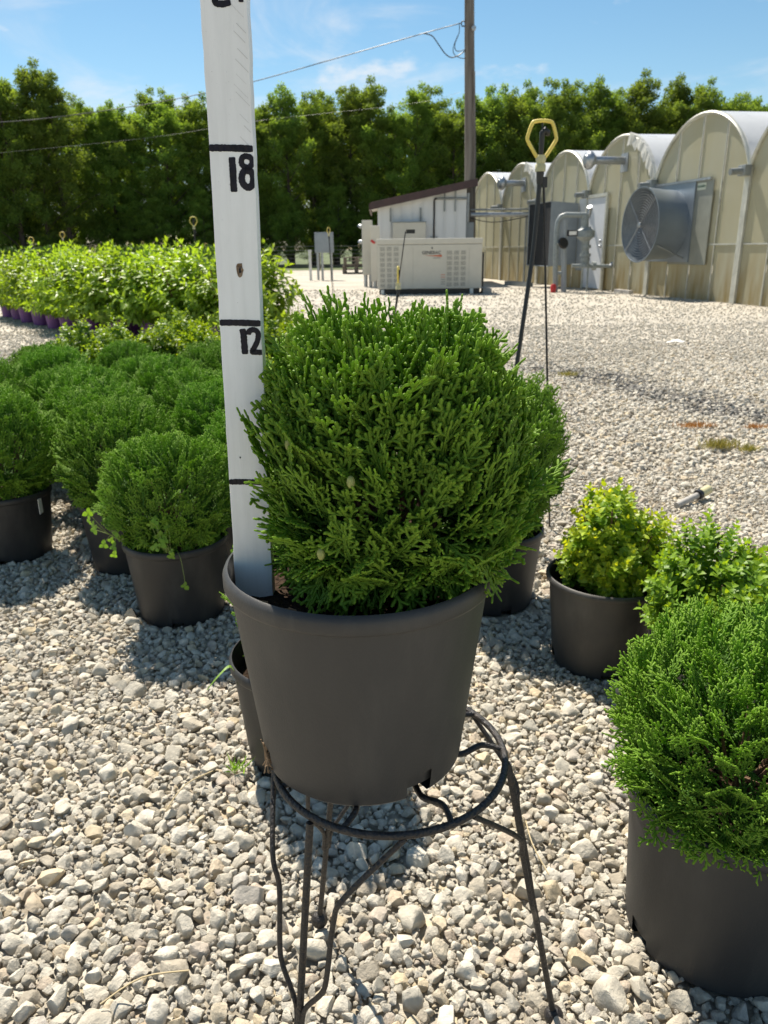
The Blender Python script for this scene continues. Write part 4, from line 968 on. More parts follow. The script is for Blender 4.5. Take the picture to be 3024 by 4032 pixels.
# ------------------------------------------------------------------ wire fence in front of the belt
fence = empty('wire_fence', (0, 35.0, 0))
for x in np.arange(-24.3, 4.1, 3.6):
    MB().tube([(x, 0, -.05), (x + .02, 0, 1.12)], [.07, .06], 8).build('fence_post', M['postwood'], fence, 50)
for z in (.2, .36, .52, .68, .84, 1.0):
    MB().tube([(-24.3, -.07, z), (-10, -.07, z - .01), (4.0, -.07, z)], .006, 4).build('fence_wire', M['steelwire'], fence)
tag(fence, 'wire stock fence with grey wooden posts below the tree belt', 'fence')

# ------------------------------------------------------------------ pallets
for i in range(2):
    t = empty('pallet', (-.92 + .02 * i, 30.2, .005 + .30 * i), .05 * i)
    for z in (0, .13, .25):
        for k in range(3 if z else 3): MB().box(-.5, .5, -.5 + .4 * k, -.3 + .4 * k, z, z + .025).build('plank', M['pallet'], t)
    for k in range(3):
        for z in (.025, .155): MB().box(-.5 + .44 * k, -.38 + .44 * k, -.5, .5, z, z + (.105 if z < .1 else .095)).build('block', M['pallet'], t)
    tag(t, 'weathered wooden pallet, %s of the pair stacked left of the shed' % ('upper' if i else 'lower'), 'pallet', 'stacked pallets')

# ------------------------------------------------------------------ grey panel on posts
t = empty('post_panel', (-1.68, 24, 0))
for x in (-.19, -.06, .21): MB().tube([(x, 0, -.05), (x, 0, .80)], .036, 10).build('leg', M['galv'], t, 60)
MB().box(-.26, .29, -.075, .075, .77, 1.34).build('cabinet', M['greypaint'], t, bevel=.01)
MB().box(-.235, .265, -.086, -.0755, .80, 1.31).build('cabinet_door', M['greypaint'], t)
tag(t, 'grey steel electrical panel on metal posts left of the shed', 'electrical box')
t = empty('standpipe', (-2.08, 23.8, 0)); MB().tube([(0, 0, -.05), (0, 0, .80)], .04, 10).build('pipe', M['whitepipe'], t, 60); MB().tube([(0, 0, .80), (0, 0, .86)], .05, 10).build('cap', M['whitepipe'], t, 60)
tag(t, 'short white standpipe beside the grey post-mounted panel', 'pipe')

# ------------------------------------------------------------------ shed
shed = empty('utility_shed', (0, 20, 0))
XL, XR, YB = -.03, 2.08, 3.0
def eave(x): return 1.83 + (x - XL) * (2.24 - 1.83) / (XR - XL)
nP = 8; w_ = (XR - XL) / nP
for k in range(nP):
    a_, b_ = XL + w_ * k, XL + w_ * (k + 1); mb = MB(); za, zb_ = eave(a_), eave(b_)
    mb.add([(a_, 0, 0), (b_, 0, 0), (b_, 0, zb_), (a_, 0, za), (a_, .05, 0), (b_, .05, 0), (b_, .05, zb_), (a_, .05, za)], [(0, 1, 2, 3), (5, 4, 7, 6), (1, 5, 6, 2), (4, 0, 3, 7), (3, 2, 6, 7)])
    mb.build('wall_panel', M['shedwall'], shed)
    if k: MB().box(a_ - .016, a_ + .016, -.026, -.0005, 0.0, eave(a_) - .01).build('panel_rib', M['shedwall'], shed, bevel=.006)
for k in range(9):
    y0_, y1_ = YB * k / 9 + .06, YB * (k + 1) / 9 + .06; MB().box(XL - .012, XL + .038, y0_, y1_ - .002, 0, 1.84).build('wall_panel', M['shedwall'], shed); MB().box(XL - .036, XL - .013, y0_ - .014, y0_ + .014, 0, 1.83).build('panel_rib', M['shedwall'], shed)
MB().box(XR - .04, XR + .01, .06, YB + .06, 0, 2.2).build('wall_panel', M['shedwall'], shed); MB().box(XL, XR, YB + .07, YB + .12, 0, 1.8).build('wall_panel', M['shedwall'], shed)
MB().box(XL - .02, XL + .05, -.03, .055, 0, 1.83).build('corner_trim', M['shedwall'], shed)
mb = MB(); xa, xb = XL - .20, XR + .24; za, zb_ = eave(xa) + .06, eave(xb) + .06
mb.add([(xa, -.22, za), (xb, -.22, zb_), (xb, YB + .3, zb_), (xa, YB + .3, za), (xa, -.22, za + .05), (xb, -.22, zb_ + .05), (xb, YB + .3, zb_ + .05), (xa, YB + .3, za + .05)], [(3, 2, 1, 0), (4, 5, 6, 7), (0, 1, 5, 4), (1, 2, 6, 5), (2, 3, 7, 6), (3, 0, 4, 7)])
rf = mb.build('roof', M['roofmetal'], shed)
mb = MB(); mb.add([(xa, -.265, za - .10), (xb, -.265, zb_ - .10), (xb, -.265, zb_ + .07), (xa, -.265, za + .07), (xa, -.222, za - .10), (xb, -.222, zb_ - .10), (xb, -.222, zb_ + .07), (xa, -.222, za + .07)], [(0, 1, 2, 3), (5, 4, 7, 6), (1, 5, 6, 2), (4, 0, 3, 7), (3, 2, 6, 7), (4, 5, 1, 0)]); mb.build('fascia', M['fascia'], rf)
MB().box(xa - .04, xa - .002, -.22, YB + .3, za - .10, za + .045).build('fascia', M['fascia'], rf)
# conduit and fittings on the front wall
MB().tube([(1.30, -.06, .95), (1.30, -.06, 1.955), (1.325, -.06, 1.985), (1.36, -.06, 1.99)], .022, 8).build('conduit', M['iron'], shed, 60)
MB().tube([(1.36, -.06, 1.99), (2.10, -.06, 1.985)], .024, 8).build('conduit', M['galv_dull'], shed, 60)
MB().box(1.21, 1.39, -.075, -.03, 1.10, 1.13).build('conduit_clamp', M['galv_dull'], shed)
for x, z0, z1 in ((1.55, 1.70, 2.14), (1.81, 1.70, 2.17), (.245, 1.48, 1.79), (.975, 1.48, 1.79)): MB().box(x - .02, x + .02, -.058, -.028, z0, z1).build('strut_channel', M['galv_dull'], shed)
MB().box(.30, 1.09, -.30, -.03, .55, 1.455).build('wall_cabinet', M['gen'], shed, bevel=.01)
MB().box(.285, 1.105, -.315, -.025, 1.456, 1.475).build('cabinet_lid', M['galv_dull'], shed)
MB().box(2.095, 2.31, .30, .55, .60, 1.46).build('meter_cabinet', M['greypaint'], shed, bevel=.01)
MB().tube([(2.14, .2, 1.46), (2.14, .2, 2.12)], .045, 8).build('conduit', M['galv'], shed, 60)
tag(shed, 'small white metal utility shed with sloping brown-edged roof', 'shed')

# electrical cabinets left of the shed
t = empty('meter_cabinet', (-.25, 19.35, 0))
MB().box(-.19, .06, -.1, .12, .28, 1.50).build('cabinet', M['gen'], t, bevel=.012)
MB().box(-.195, -.1905, -.09, .11, .32, 1.46).build('cabinet_door', M['galv'], t)
MB().tube([(-.12, .0, -.03), (-.12, .0, .285)], .045, 8).build('conduit', M['galv'], t, 60); MB().tube([(.0, .0, -.03), (.0, .0, .285)], .045, 8).build('conduit', M['galv'], t, 60)
for z in (1.37, 1.02): MB().tube([(-.19, -.03, z), (-.25, -.03, z), (-.265, -.03, z - .02)], [.045, .05, .04], 10).build('meter_dial', M['galv'], t, 60)
tag(t, 'tall beige meter cabinet with round dials at the left end of the shed', 'electrical box')
t = empty('switch_cabinet', (-.12, 18.9, 0))
MB().box(-.11, .10, -.08, .10, .15, 1.37).build('cabinet', M['gen'], t, bevel=.012)
MB().tube([(-.02, .0, -.03), (-.02, .0, .155)], .05, 8).build('conduit', M['galv'], t, 60)
MB().M
hb = MB(); hb.M = Matrix.Translation((-.06, -.09, 1.02)) @ Matrix.Rotation(R(35), 4, 'Y'); hb.box(-.055, .055, -.012, .008, -.025, .025); hb.build('switch_handle', M['red'], t)
tag(t, 'narrow beige switch cabinet with red handle behind the generator', 'electrical box')

# ------------------------------------------------------------------ generator
G0 = Vector((-.07, 15.95, 0)); gen = empty('standby_generator', G0, R(-1.5))
GW, GD, GZ0, GZ1 = 2.06, .80, .10, 1.045
def slab(name, x0, x1, y0, y1, z0, z1, m, bev=.008, par=None): return MB().box(x0, x1, y0, y1, z0, z1).build(name, M[m], par or gen, bevel=bev)
slab('base_frame', .03, GW - .03, .03, GD - .03, .0, .098, 'black', .004)
slab('enclosure', 0, GW, 0, GD, GZ0, .935, 'gen', .012)
slab('lid', -.008, GW + .008, -.008, GD + .008, .938, GZ1, 'gen', .015)
for x0, x1 in ((.012, .50), (.506, .70), (.704, 1.36), (1.364, 1.80), (1.806, GW - .012)): slab('side_panel', x0, x1, -.0075, -.0005, GZ0 + .01, .93, 'gen', .002)
vp = MB().box(-.045, .045, -.003, 0, -.036, .036).mesh('vent_panel')
vs_ = MB()
for k in range(6): vs_.box(-.043, .043, -.0055, -.003, -.032 + .0115 * k, -.026 + .0115 * k)
vsm = vs_.mesh('vent_slats')
for gx, nz, z0 in ((.10, 8, .165), (1.42, 7, .185)):
    for i in range(3):
        for j in range(nz):
            o = link('vent_panel', vp, M['vent'], gen, (gx + .135 * i, -.0078, z0 + .099 * j)); link('vent_slats', vsm, M['gen'], o)
for j in range(17): MB().box(-.006, -.0005, .06, GD - .06, .15 + .045 * j, .178 + .045 * j).build('side_louver', M['vent'], gen)
slab('foot_block', 1.83, 1.90, -.02, .05, 0, .10, 'whitepipe', .004); slab('foot_block', .06, .13, -.03, .04, 0, .09, 'whitepipe', .01)
slab('exhaust_shroud', GW + .012, GW + .05, .12, .70, .12, .78, 'black', .004)
slab('cable_block', GW + .04, GW + .22, .1, .5, -.02, .09, 'concrete', .01)
def text_mesh(s, size, ext=.001):
    cu = bpy.data.curves.new('lettering', 'FONT'); cu.body = s; cu.size = size; cu.extrude = ext; cu.offset = size * .018
    o = bpy.data.objects.new('tmp', cu); col.objects.link(o); dg = bpy.context.evaluated_depsgraph_get(); me_ = bpy.data.meshes.new_from_object(o.evaluated_get(dg)); bpy.data.objects.remove(o)
    return me_
def text(s, size, m, parent, loc, sx=1.0, rot=(R(90), 0, 0)):
    o = link('lettering', text_mesh(s, size), M[m], parent, loc); o.rotation_euler = rot; o.scale = (sx, 1, 1); return o
text('GENERAC', .085, 'ink', gen, (.875, -.0105, .755), .98)
mb = MB(); mb.add([(.90, -.010, .735), (1.10, -.010, .732), (1.265, -.010, .742), (1.265, -.010, .700), (1.10, -.010, .716)], [(0, 4, 3, 2, 1)]); mb.build('logo_swoosh', M['orange'], gen)
text('INDUSTRIAL', .026, 'vent', gen, (1.10, -.0105, .672), 1.0)
mb = MB(); mb.sphere((1.075, -.010, .868), .017, 10, 6, (.8, .2, 1.2)); mb.build('door_latch', M['ink'], gen)
for z in (.36, .315, .27, .225, .185): MB().box(1.255, 1.335, -.0105, -.0085, z, z + .012).build('warning_label', M['orange' if z > .3 else 'vent'], gen)
tag(gen, 'beige standby generator with vent grilles on a black base before the shed', 'generator')

# ------------------------------------------------------------------ utility pole and wires
pole = empty('utility_pole', (2.33, 21.15, 0))
MB().tube([(.0, 0, -.1), (-.06, 0, 3.0), (-.14, 0, 5.6), (-.19, 0, 7.6)], [.150, .135, .120, .112], 14).build('shaft', M['polewood'], pole, 60)
MB().tube([(.085, -.10, 0), (.04, -.10, 3.0), (-.03, -.10, 4.9)], .035, 8).build('conduit', M['polewood'], pole, 60)
MB().tube([(-.25, -.02, 5.87), (-.33, -.02, 5.87), (-.345, -.02, 5.92), (-.33, -.02, 5.97), (-.25, -.02, 5.97)], .016, 8).build('eye_bolt', M['wire'], pole, 60)
mb = MB(); mb.M = Matrix.Translation((-.06, -.13, 5.79)) @ Matrix.Rotation(R(90), 4, 'X'); mb.lathe([(.001, .0), (.055, .0), (.055, .07), (.04, .085), (.001, .085)], 14); mb.build('lamp_cap', M['galv'], pole, 40)
tag(pole, 'tall weathered wooden utility pole rising behind the shed', 'utility pole')
def cable(name, P, r_, label, n=8):
    t = tag(MB().tube(spline(P, n), r_, 6).build(name, M['wire'], None, 60), label, 'cable'); return t
cable('power_cable', [(1.99, 21.1, 5.93), (1.096, 21.3, 5.77), (-.90, 22, 5.446), (-3.29, 23, 5.10), (-4.93, 23.7, 4.93), (-7.65, 25, 4.80), (-11.95, 27, 4.78), (-20, 31, 5.2)], .0105, 'black overhead cable running from the pole down to the left')
cable('service_loop', [(1.096, 21.3, 5.77), (1.30, 21.25, 5.70), (1.46, 21.2, 5.50), (1.60, 21.1, 5.30), (1.75, 21.05, 5.20), (1.92, 21.05, 5.24), (2.10, 21.1, 5.36)], .013, 'thick drooping cable loop hanging left of the pole')
cable('drip_loop', [(1.93, 21.05, 5.92), (1.93, 21.05, 5.72), (1.84, 21.05, 5.50), (1.85, 21.05, 5.36), (1.95, 21.05, 5.33), (2.1, 21.1, 5.38)], .009, 'thin wire loop dropping from the eye bolt on the pole')
cable('drip_loop', [(1.90, 21.08, 5.66), (1.80, 21.08, 5.42), (1.82, 21.08, 5.28), (1.95, 21.08, 5.20), (2.1, 21.1, 5.18)], .009, 'lowest thin wire loop left of the pole')
tag(MB().tube(spline([(2.2, 23.4, 4.85), (.79, 24, 4.673), (-3.64, 25, 4.433), (-7.64, 27, 4.255), (-16, 31, 4.2)], 8), .0024, 6).build('guy_wire', M['steelwire'], None, 60), 'thin shiny wire crossing the trees below the overhead cable', 'cable')

# ------------------------------------------------------------------ greenhouses
AZ = R(-12); DV = Vector((math.sin(AZ), math.cos(AZ), 0)); NV = Vector((math.cos(AZ), -math.sin(AZ), 0))   # along wall (away), interior
ROTZ = math.atan2(-DV.y, -DV.x); ROTZ = math.atan2(-math.cos(AZ), -math.sin(AZ))
BAYW, GUT, PEAK = 2.577, 1.94, 2.84
def wallpt(s, out=0.0, z=0.0):
    """s = metres along wall from bay 1 centre towards the far end"""
    p = Vector((5.20, 13.6, z)) + DV * s - NV * out; return p
AR = ((BAYW / 2) ** 2 + (PEAK - GUT) ** 2) / (2 * (PEAK - GUT))
def arch(x): return GUT + math.sqrt(max(0, AR * AR - x * x)) - (AR - (PEAK - GUT))
GHL = 22.0
def bay(k, label, panels=4, door=None):
    c = wallpt(BAYW * (k - 1)); t = empty('greenhouse', c, ROTZ); hw_ = BAYW / 2
    xs = [-hw_ + BAYW * i / panels for i in range(panels + 1)]
    for i in range(panels):
        a_, b_ = xs[i] + .012, xs[i + 1] - .012
        for z0, z1 in ((.0, .86), (.885, None)):
            mb = MB(); n = 6
            if z1: mb.box(a_, b_, -.004, .004, z0, z1)
            else:
                top = [(a_ + (b_ - a_) * q / n) for q in range(n + 1)]; V = [(a_, -.004, z0), (b_, -.004, z0)] + [(x, -.004, arch(x) - .03) for x in reversed(top)]; m_ = len(V)
                V += [(x, .004, z) for x, _, z in V]; mb.add(V, [tuple(range(m_)), tuple(range(2 * m_ - 1, m_ - 1, -1))] + [(q, (q + 1) % m_, (q + 1) % m_ + m_, q + m_) for q in range(m_)])
            mb.build('wall_sheet', M['poly'], t)
    for i in range(panels + 1):
        thick = .030 if i in (0, panels) else .009
        zt = (GUT if i in (0, panels) else arch(xs[i]) - .03)
        xx = min(max(xs[i], -hw_ + thick), hw_ - thick)
        MB().box(xx - thick, xx + thick - .002, -.045 if thick > .02 else -.024, -.006, 0, zt).build('mullion', M['alu'], t)
    MB().box(-hw_ + .075, hw_ - .075, -.022, -.0055, .862, .884).build('rail', M['alu'], t)
    ap = [(x, -.02, arch(x)) for x in [hw_ * math.cos(math.pi * q / 40) for q in range(41)]]
    MB().tube(ap, .032, 6).build('arch_frame', M['alu'], t, 60)
    # barrel roof
    V, F = [], []; nx, ny = 24, 12
    for j in range(ny + 1):
        for i in range(nx + 1):
            x = hw_ * math.cos(math.pi * i / nx); V.append((x * .992, .02 + GHL * j / ny, arch(x * .998) + .025 + (.012 * math.sin(i * 1.7 + j * 2.1) if 2 < i < nx - 2 else 0)))
    for j in range(ny):
        for i in range(nx): a_ = j * (nx + 1) + i; F.append((a_, a_ + 1, a_ + nx + 2, a_ + nx + 1))
    mb = MB(); mb.add(V, F); mb.build('roof', M['film'], t, 60)
    MB().box(-hw_ - .06, -hw_ + .06, .0, GHL, GUT - .10, GUT + .015).build('gutter', M['galv'], t)
    gb_ = MB(); gb_.box(-hw_ - .085, -hw_ + .085, -.16, -.046, GUT - .12, GUT + .03); gb_.build('gutter_end', M['galv_dull'], t, bevel=.01)
    MB().tube([(-hw_, -.16, GUT - .05), (-hw_, -.34, GUT - .065)], .048, 10).build('downspout', M['galv_dull'], t, 60)
    if k == 0:
        for q in range(10): MB().box(hw_ - .012, hw_ - .004, .05 + GHL * q / 10, GHL * (q + 1) / 10, 0, GUT).build('side_sheet', M['poly'], t)
    # ragged film folded over the front hoop
    if k in (2, 4):
        r = random.Random(k); tf = MB(); V, F = [], []; m_ = 26
        for q in range(m_ + 1):
            an = math.pi * (.03 + .40 * q / m_); x = -hw_ * 0 + hw_ * math.cos(an); z = arch(x)
            w = .10 + .10 * r.random(); V += [(x * 1.0, .02, z + .045), (x, -.04 - r.uniform(0, .03), z + .05 + r.uniform(-.01, .02)), (x - .02 + r.uniform(-.03, .03), -.06 - r.uniform(0, .03), z - w)]
        for q in range(m_):
            for c_ in range(2): F.append((3 * q + c_, 3 * q + 3 + c_, 3 * q + 4 + c_, 3 * q + 1 + c_))
        tf.add(V, F); tf.build('torn_film', M['tornfilm'], t)
    tag(t, label, 'greenhouse', 'arched greenhouses on the right')
    return t
bn = ['arched greenhouse cut off by the right picture edge', 'arched greenhouse carrying the large round exhaust fan', 'arched greenhouse with the pale door and capped vent pipe', 'arched greenhouse with the dark square fan hood, third from the fan', 'small far arched greenhouse with a second vent pipe right of the shed', 'farthest arched greenhouse end just right of the pole']
bays = [bay(k, bn[k]) for k in range(6)]
# cone fan on bay 1
fan = empty('exhaust_fan', wallpt(.62, .0, 1.20), ROTZ); fan.scale = (.92, .95, .92)
def fan_lathe(prof, n=40):
    mb = MB(); mb.M = Matrix.Rotation(R(90), 4, 'X'); mb.lathe(prof, n); return mb
# local -Y is outward: Rotation(90,X) maps +Z -> -Y
fan_lathe([(.60, .05), (.61, .15), (.615, .30), (.655, .66), (.668, .675), (.650, .675), (.600, .32), (.585, .05)]).build('cone', M['fanmetal'], fan, 40)
fan_lathe([(.001, .40), (.60, .40)]).build('shutter', M['shutter'], fan)
for k in range(1, 15):
    rr_ = .65 * k / 14.5
    mb = MB(); mb.M = Matrix.Rotation(R(90), 4, 'X'); mb.tube([(rr_ * math.cos(6.2832 * q / 40), rr_ * math.sin(6.2832 * q / 40), .655 + .012 * (1 - k / 15)) for q in range(40)], .006, 4, closed=True); mb.build('guard_ring', M['galv'], fan)
for a_ in (45, 135, 225, 315):
    mb = MB(); mb.M = Matrix.Rotation(R(90), 4, 'X'); mb.tube([(.03 * math.cos(R(a_)), .03 * math.sin(R(a_)), .672), (.655 * math.cos(R(a_)), .655 * math.sin(R(a_)), .662)], .0045, 5); mb.build('guard_arm', M['galv'], fan)
fan_lathe([(.001, .62), (.05, .62), (.055, .66), (.045, .69), (.001, .695)], 16).build('hub', M['galv'], fan, 40)
MB().box(-.70, .70, -.07, -.048, -.66, .70).build('housing_panel', M['fanmetal'], fan)
MB().box(.0, 1.20, -.047, -.030, -.70, .70).build('wall_sheet', M['housing'], fan)
MB().box(-.73, 1.15, -.085, -.0465, .702, .74).build('flashing', M['galv'], fan)
sg = MB().box(.74, .99, -.053, -.0475, .55, .665).build('sign_plate', M['signplate'], fan, bevel=.004)
text('acmefan', .070, 'ink_green', sg, (.755, -.056, .592), .95)
mb = MB(); mb.tube([(.55, -.05, -.60), (.55, -.60, -.36)], .014, 6); mb.build('brace', M['galv_dull'], fan, 60)
mb = MB(); mb.tube([(-.55, -.05, -.60), (-.55, -.60, -.36)], .014, 6); mb.build('brace', M['galv_dull'], fan, 60)
tag(fan, 'large galvanised cone exhaust fan with round wire guard on the greenhouse', 'exhaust fan')
# square hood on bay 3
hood = empty('fan_hood', wallpt(BAYW * 2 - .35, 0, 1.12), ROTZ)
V = [(-.55, -.05, -.62), (.55, -.05, -.62), (.55, -.05, .62), (-.55, -.05, .62), (-.62, -.72, -.66), (.62, -.72, -.66), (.62, -.72, .66), (-.62, -.72, .66)]
mb = MB(); mb.add(V + [(x * .985, y + .004, z * .985) for x, y, z in V], [(0, 4, 7, 3), (5, 1, 2, 6), (3, 7, 6, 2), (1, 5, 4, 0), (8, 11, 15, 12), (13, 14, 10, 9), (11, 10, 14, 15), (9, 8, 12, 13), (4, 12, 15, 7), (5, 6, 14, 13), (7, 15, 14, 6), (4, 5, 13, 12)]); mb.build('housing', M['greypaint'], hood)
MB().box(-.60, .60, -.70, -.68, -.64, .64).build('shutter', M['dark'], hood)
MB().box(.56, 1.2, -.047, -.030, -.75, .70).build('wall_sheet', M['greypaint'], hood)
tag(hood, 'dark square fan hood with grey steel sides between pipes and pole', 'exhaust fan')
# vent pipes with round caps
def vent(k, s, z, ln, label):
    t = empty('vent_pipe', wallpt(BAYW * (k - 1) + s, 0, z), ROTZ)
    mb = MB(); mb.M = Matrix.Rotation(R(90), 4, 'X'); mb.lathe([(.072, -.2), (.072, ln)], 16); mb.build('pipe', M['galv'], t, 40)
    mb = MB(); mb.M = Matrix.Rotation(R(90), 4, 'X'); mb.lathe([(.09, ln - .02), (.10, ln), (.155, ln + .05), (.165, ln + .10), (.14, ln + .15), (.10, ln + .16), (.09, ln + .18), (.001, ln + .185)], 20); mb.build('cap', M['galv'], t, 60)
    MB().box(-.13, .13, -.03, -.012, -.2, .13).build('wall_plate', M['greypaint'], t)
    tag(t, label, 'vent pipe', 'greenhouse vent pipes')
vent(2, -.10, 2.40, .66, 'galvanised vent pipe with round cap on the greenhouse left of the fan')
vent(4, -.2, 2.38, .52, 'smaller far vent pipe with round cap behind the yellow sprinkler head')
# door on bay 2
door = empty('greenhouse_door', wallpt(BAYW + .80, 0, 0), ROTZ)
MB().box(-.40, .40, -.075, -.050, .03, 1.80).build('leaf', M['door'], door, bevel=.004)
for a_, b_, c, d in ((-.46, -.402, 0, 1.87), (.402, .46, 0, 1.87), (-.40, .40, 1.803, 1.87)): MB().box(a_, b_, -.095, -.047, c, d).build('frame', M['alu'], door)
for z in (.86, .96): MB().sphere((.31, -.10, z), .03, 10, 8).build('knob', M['galv'], door, 80)
tag(door, 'pale metal greenhouse door behind the gas pipes', 'door')
# bricks at the foot of the wall
for i, s in enumerate((.75, .45)):
    p = wallpt(BAYW * .5 + s, .14, 0); t = MB().box(-.13, .13, -.05, .05, -.01, .065).build('brick', M['concrete'], None, bevel=.006); t.location = p; t.rotation_euler.z = ROTZ + .1 * i
    tag(t, 'loose %s brick at the foot of the greenhouse wall beside the door' % ('left' if i == 0 else 'right'), 'brick', 'bricks by the greenhouse door')
# gas meter set
gas = empty('gas_meter_set', (3.53, 16.2, 0))
def gp(name, P, r_, m='greypipe', n=10): return MB().tube([(x - 3.53, y - 16.2, z) for x, y, z in P], r_, n).build(name, M[m], gas, 60)
gp('riser_pipe', [(3.53, 16.2, -.03), (3.50, 16.2, .5), (3.485, 16.2, 1.15), (3.50, 16.2, 1.33), (3.555, 16.2, 1.425), (3.65, 16.2, 1.455), (4.04, 16.2, 1.447)], .052)
gp('drop_pipe', [(4.03, 16.2, 1.45), (4.05, 16.2, 1.12)], [.075, .07]); gp('relief_vent', [(4.09, 16.2, 1.40), (4.12, 16.2, 1.55), (4.10, 16.17, 1.60)], [.045, .04, .055], 'galv')
mb = MB(); mb.M = Matrix.Translation((4.06 - 3.53, 0, 1.10)); mb.lathe([(.001, .13), (.10, .13), (.11, .10), (.18, .06), (.185, -.06), (.12, -.10), (.10, -.13), (.001, -.13)], 16); mb.build('regulator', M['greypipe'], gas, 30)
MB().box(.16, .36, -.06, .06, 1.06, 1.17).build('gauge_box', M['iron'], gas); MB().box(.19, .34, -.066, -.0605, 1.08, 1.15).build('gauge_face', M['paper'], gas)
gp('lower_pipe', [(4.07, 16.2, .98), (4.085, 16.2, .80), (4.10, 16.2, .49)], [.085, .07, .075])
for z, r_ in ((.86, .10), (.70, .105), (.62, .09), (.50, .11)): gp('coupling', [(4.09, 16.2, z - .03), (4.09, 16.2, z + .03)], r_)
gp('outlet_pipe', [(3.83, 16.2, .50), (4.10, 16.2, .49), (4.99, 16.25, .475)], .036); gp('coupling', [(4.24, 16.2, .49), (4.31, 16.2, .49)], .085); gp('outlet_valve', [(4.62, 16.22, .48), (4.66, 16.22, .55), (4.70, 16.22, .60)], [.05, .03, .015], 'galv')
gp('pipe_prop', [(4.16, 16.2, -.02), (4.16, 16.2, .47)], .018)
gp('support_post', [(3.70, 16.2, -.05), (3.66, 16.2, .7), (3.635, 16.2, 1.36)], .058, 'greypaint'); gp('valve_stem', [(3.50, 16.18, .93), (3.56, 16.1, .93)], .03)
mb = MB(); mb.M = Matrix.Translation((.075, -.11, .93)) @ Matrix.Rotation(R(70), 4, 'X') @ Matrix.Rotation(R(20), 4, 'Y'); mb.lathe([(.001, -.03), (.10, -.03), (.115, 0), (.10, .03), (.001, .03)], 16); mb.build('valve_wheel', M['black'], gas, 40)
gp('drain_stub', [(3.52, 16.2, .36), (3.70, 16.2, .36)], .035)
tag(gas, 'grey gas pipework with regulator and black valve wheel before the door', 'gas meter')
t = tag(MB().tube([(0, 0, -.02), (0, 0, .12), (0, 0, .16)], [.05, .06, .035], 10).build('marker_cap', M['red'], None, 50), 'red plastic cap on the ground left of the gas pipes', 'cap'); t.location = (3.44, 16.0, 0)
t = tag(MB().box(-.55, .55, -.09, .09, 0, .09).build('steel_channel', M['galv_dull'], None, bevel=.01), 'long galvanised steel channel lying on the gravel before the far greenhouses', 'steel channel'); t.location = (3.25, 19.0, .0); t.rotation_euler.z = R(-72)
# conduits bridging shed and greenhouse
t = empty('overhead_pipe', (2.36, 20.6, 0)); MB().tube([(-.1, 0, 1.64), (1.55, 0, 1.64)], .055, 10).build('pipe', M['galv'], t, 60); MB().tube([(-.1, .05, 1.76), (1.5, .05, 1.765)], .022, 8).build('conduit', M['galv_dull'], t, 60)
MB().tube(spline([(-.1, -.05, 1.56), (.5, -.05, 1.46), (1.4, -.05, 1.60)], 6), .01, 6).build('loose_cable', M['wire'], t, 60); MB().tube([(1.3, 0, -.02), (1.3, 0, 1.62)], .03, 8).build('prop', M['galv_dull'], t, 60)
tag(t, 'horizontal galvanised pipe bridging from the shed to the greenhouses', 'pipe')

# ------------------------------------------------------------------ small things on the gravel
def tuft(name, x, y, n, h, rad, m, label):
    r = np.random.default_rng(n); O_ = np.stack([r.normal(0, rad, n), r.normal(0, rad * .5, n), np.full(n, .004)], 1); A_ = norm(np.stack([r.normal(0, .5, n), r.normal(0, .5, n), np.ones(n)], 1)) * (h * r.uniform(.5, 1.2, (n, 1)))
    S_ = norm(np.cross(A_, r.normal(size=(n, 3)))) * .003; N_ = norm(np.cross(A_, S_)) * .01
    V, F = batch(LEAF_T, LEAF_F, O_, A_, S_ * 1.0, N_); k = len(LEAF_T)
    o = link(name, tri_mesh(name, V, F, {'tip_top': np.repeat(r.random(n), k), 'tone': np.repeat(r.random(n), k)}), M[m], None, (x, y, .008)); return tag(o, label, 'weed', 'weed tufts on the gravel')
tuft('grass_tuft', 1.50, 3.33, 300, .05, .042, 'drygrass', 'yellow-green grass tuft on the gravel at far right')
tuft('grass_tuft', 1.60, 3.27, 110, .04, .02, 'drygrass', 'smaller yellow grass tuft just right of the larger tuft')
tuft('grass_tuft', 1.30, 5.40, 160, .04, .04, 'drygrass', 'pale grass tuft beside the thin sprinkler rod')
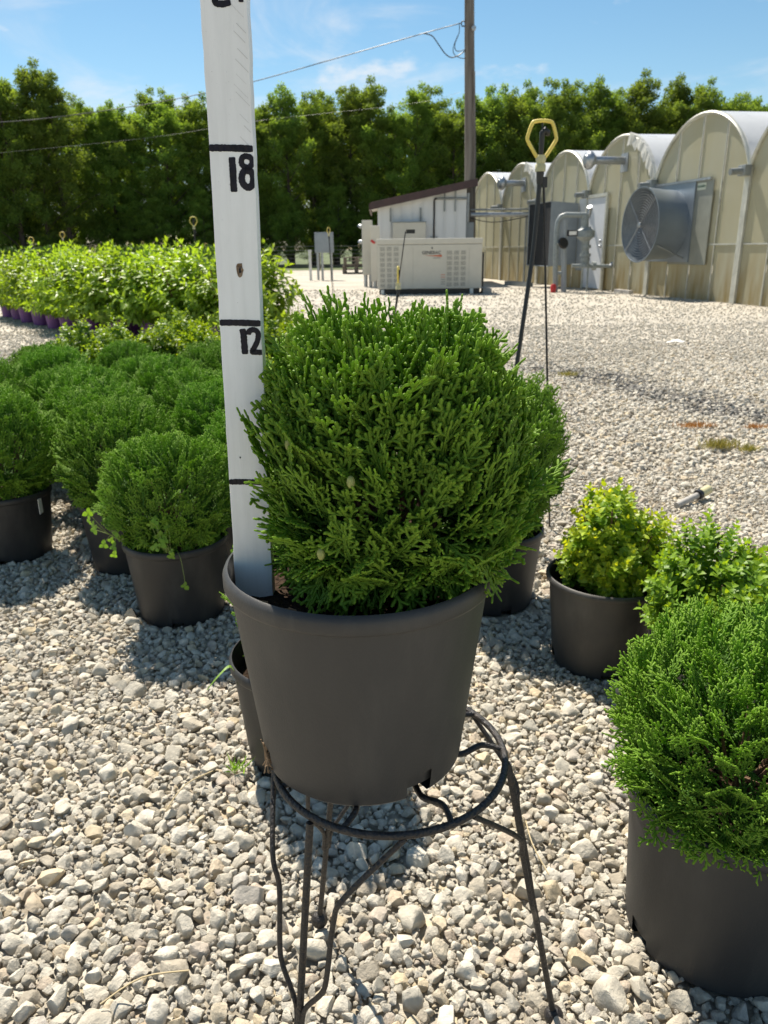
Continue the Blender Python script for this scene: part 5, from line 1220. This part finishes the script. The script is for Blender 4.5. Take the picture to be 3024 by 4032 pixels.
tuft('moss_patch', 1.56, 3.76, 260, .026, .045, 'rustgrass', 'rust-coloured weed patch, larger of the two, on the gravel at right')
tuft('moss_patch', 1.84, 3.72, 120, .026, .028, 'rustgrass', 'rust-coloured weed patch nearer the right picture edge')
tuft('grass_tuft', -.262, 1.12, 22, .035, .006, 'weed', 'small green sprout at the left foot of the half-hidden pot')
t = empty('pvc_pipe_stub', (1.12, 2.60, .028), R(35)); MB().tube([(-.13, 0, -.012), (.0, 0, .004)], .011, 10).build('pipe', M['concrete'], t, 60); MB().tube([(.0, 0, .004), (.055, 0, .012)], .016, 12).build('fitting', M['cream'], t, 60); MB().tube([(-.012, 0, .003), (.004, 0, .005)], .018, 12).build('collar', M['black'], t, 60)
tag(t, 'short grey plastic pipe with cream fitting lying on the gravel', 'pipe')
lt = MB(); r = random.Random(5)
lt.add([(-.09, -.02, .02), (-.02, -.035, .035), (.06, -.02, .02), (.10, .02, .03), (.03, .03, .045), (-.06, .03, .025)], [(0, 1, 4, 5), (1, 2, 3, 4)])
o = lt.build('litter', M['paper'], None); o.location = (2.66, 7.1, .012); tag(o, 'crumpled white scrap of paper on the gravel yard', 'litter')
tw = MB().tube(spline([(-.14, 0, .012), (-.02, .01, .02), (.15, -.03, .014)], 5), .0022, 5).build('fallen_stick', M['stem'], None, 60); tw.location = (.63, 2.85, .01); tag(tw, 'thin dark stick lying on the gravel right of the raised shrub', 'stick')
for i, (x, y, a_) in enumerate(((-.33, 1.06, 60), (-.30, .70, 25), (.22, .92, 100))):
    o = MB().tube(spline([(-.05, 0, .006), (0, .006, .016), (.055, -.004, .010)], 4), .0011, 4).build('dry_stalk', mat('dry_straw', (.42, .34, .20), .8), None, 60); o.location = (x, y, .016); o.rotation_euler.z = R(a_)
    tag(o, ('dry straw stalk left of the half-hidden pot', 'dry straw stalk in the lower left gravel', 'dry straw stalk on the gravel right of the stand')[i], 'straw', 'dry stalks on the gravel')
scene.cycles.max_bounces = 8; scene.cycles.transparent_max_bounces = 8
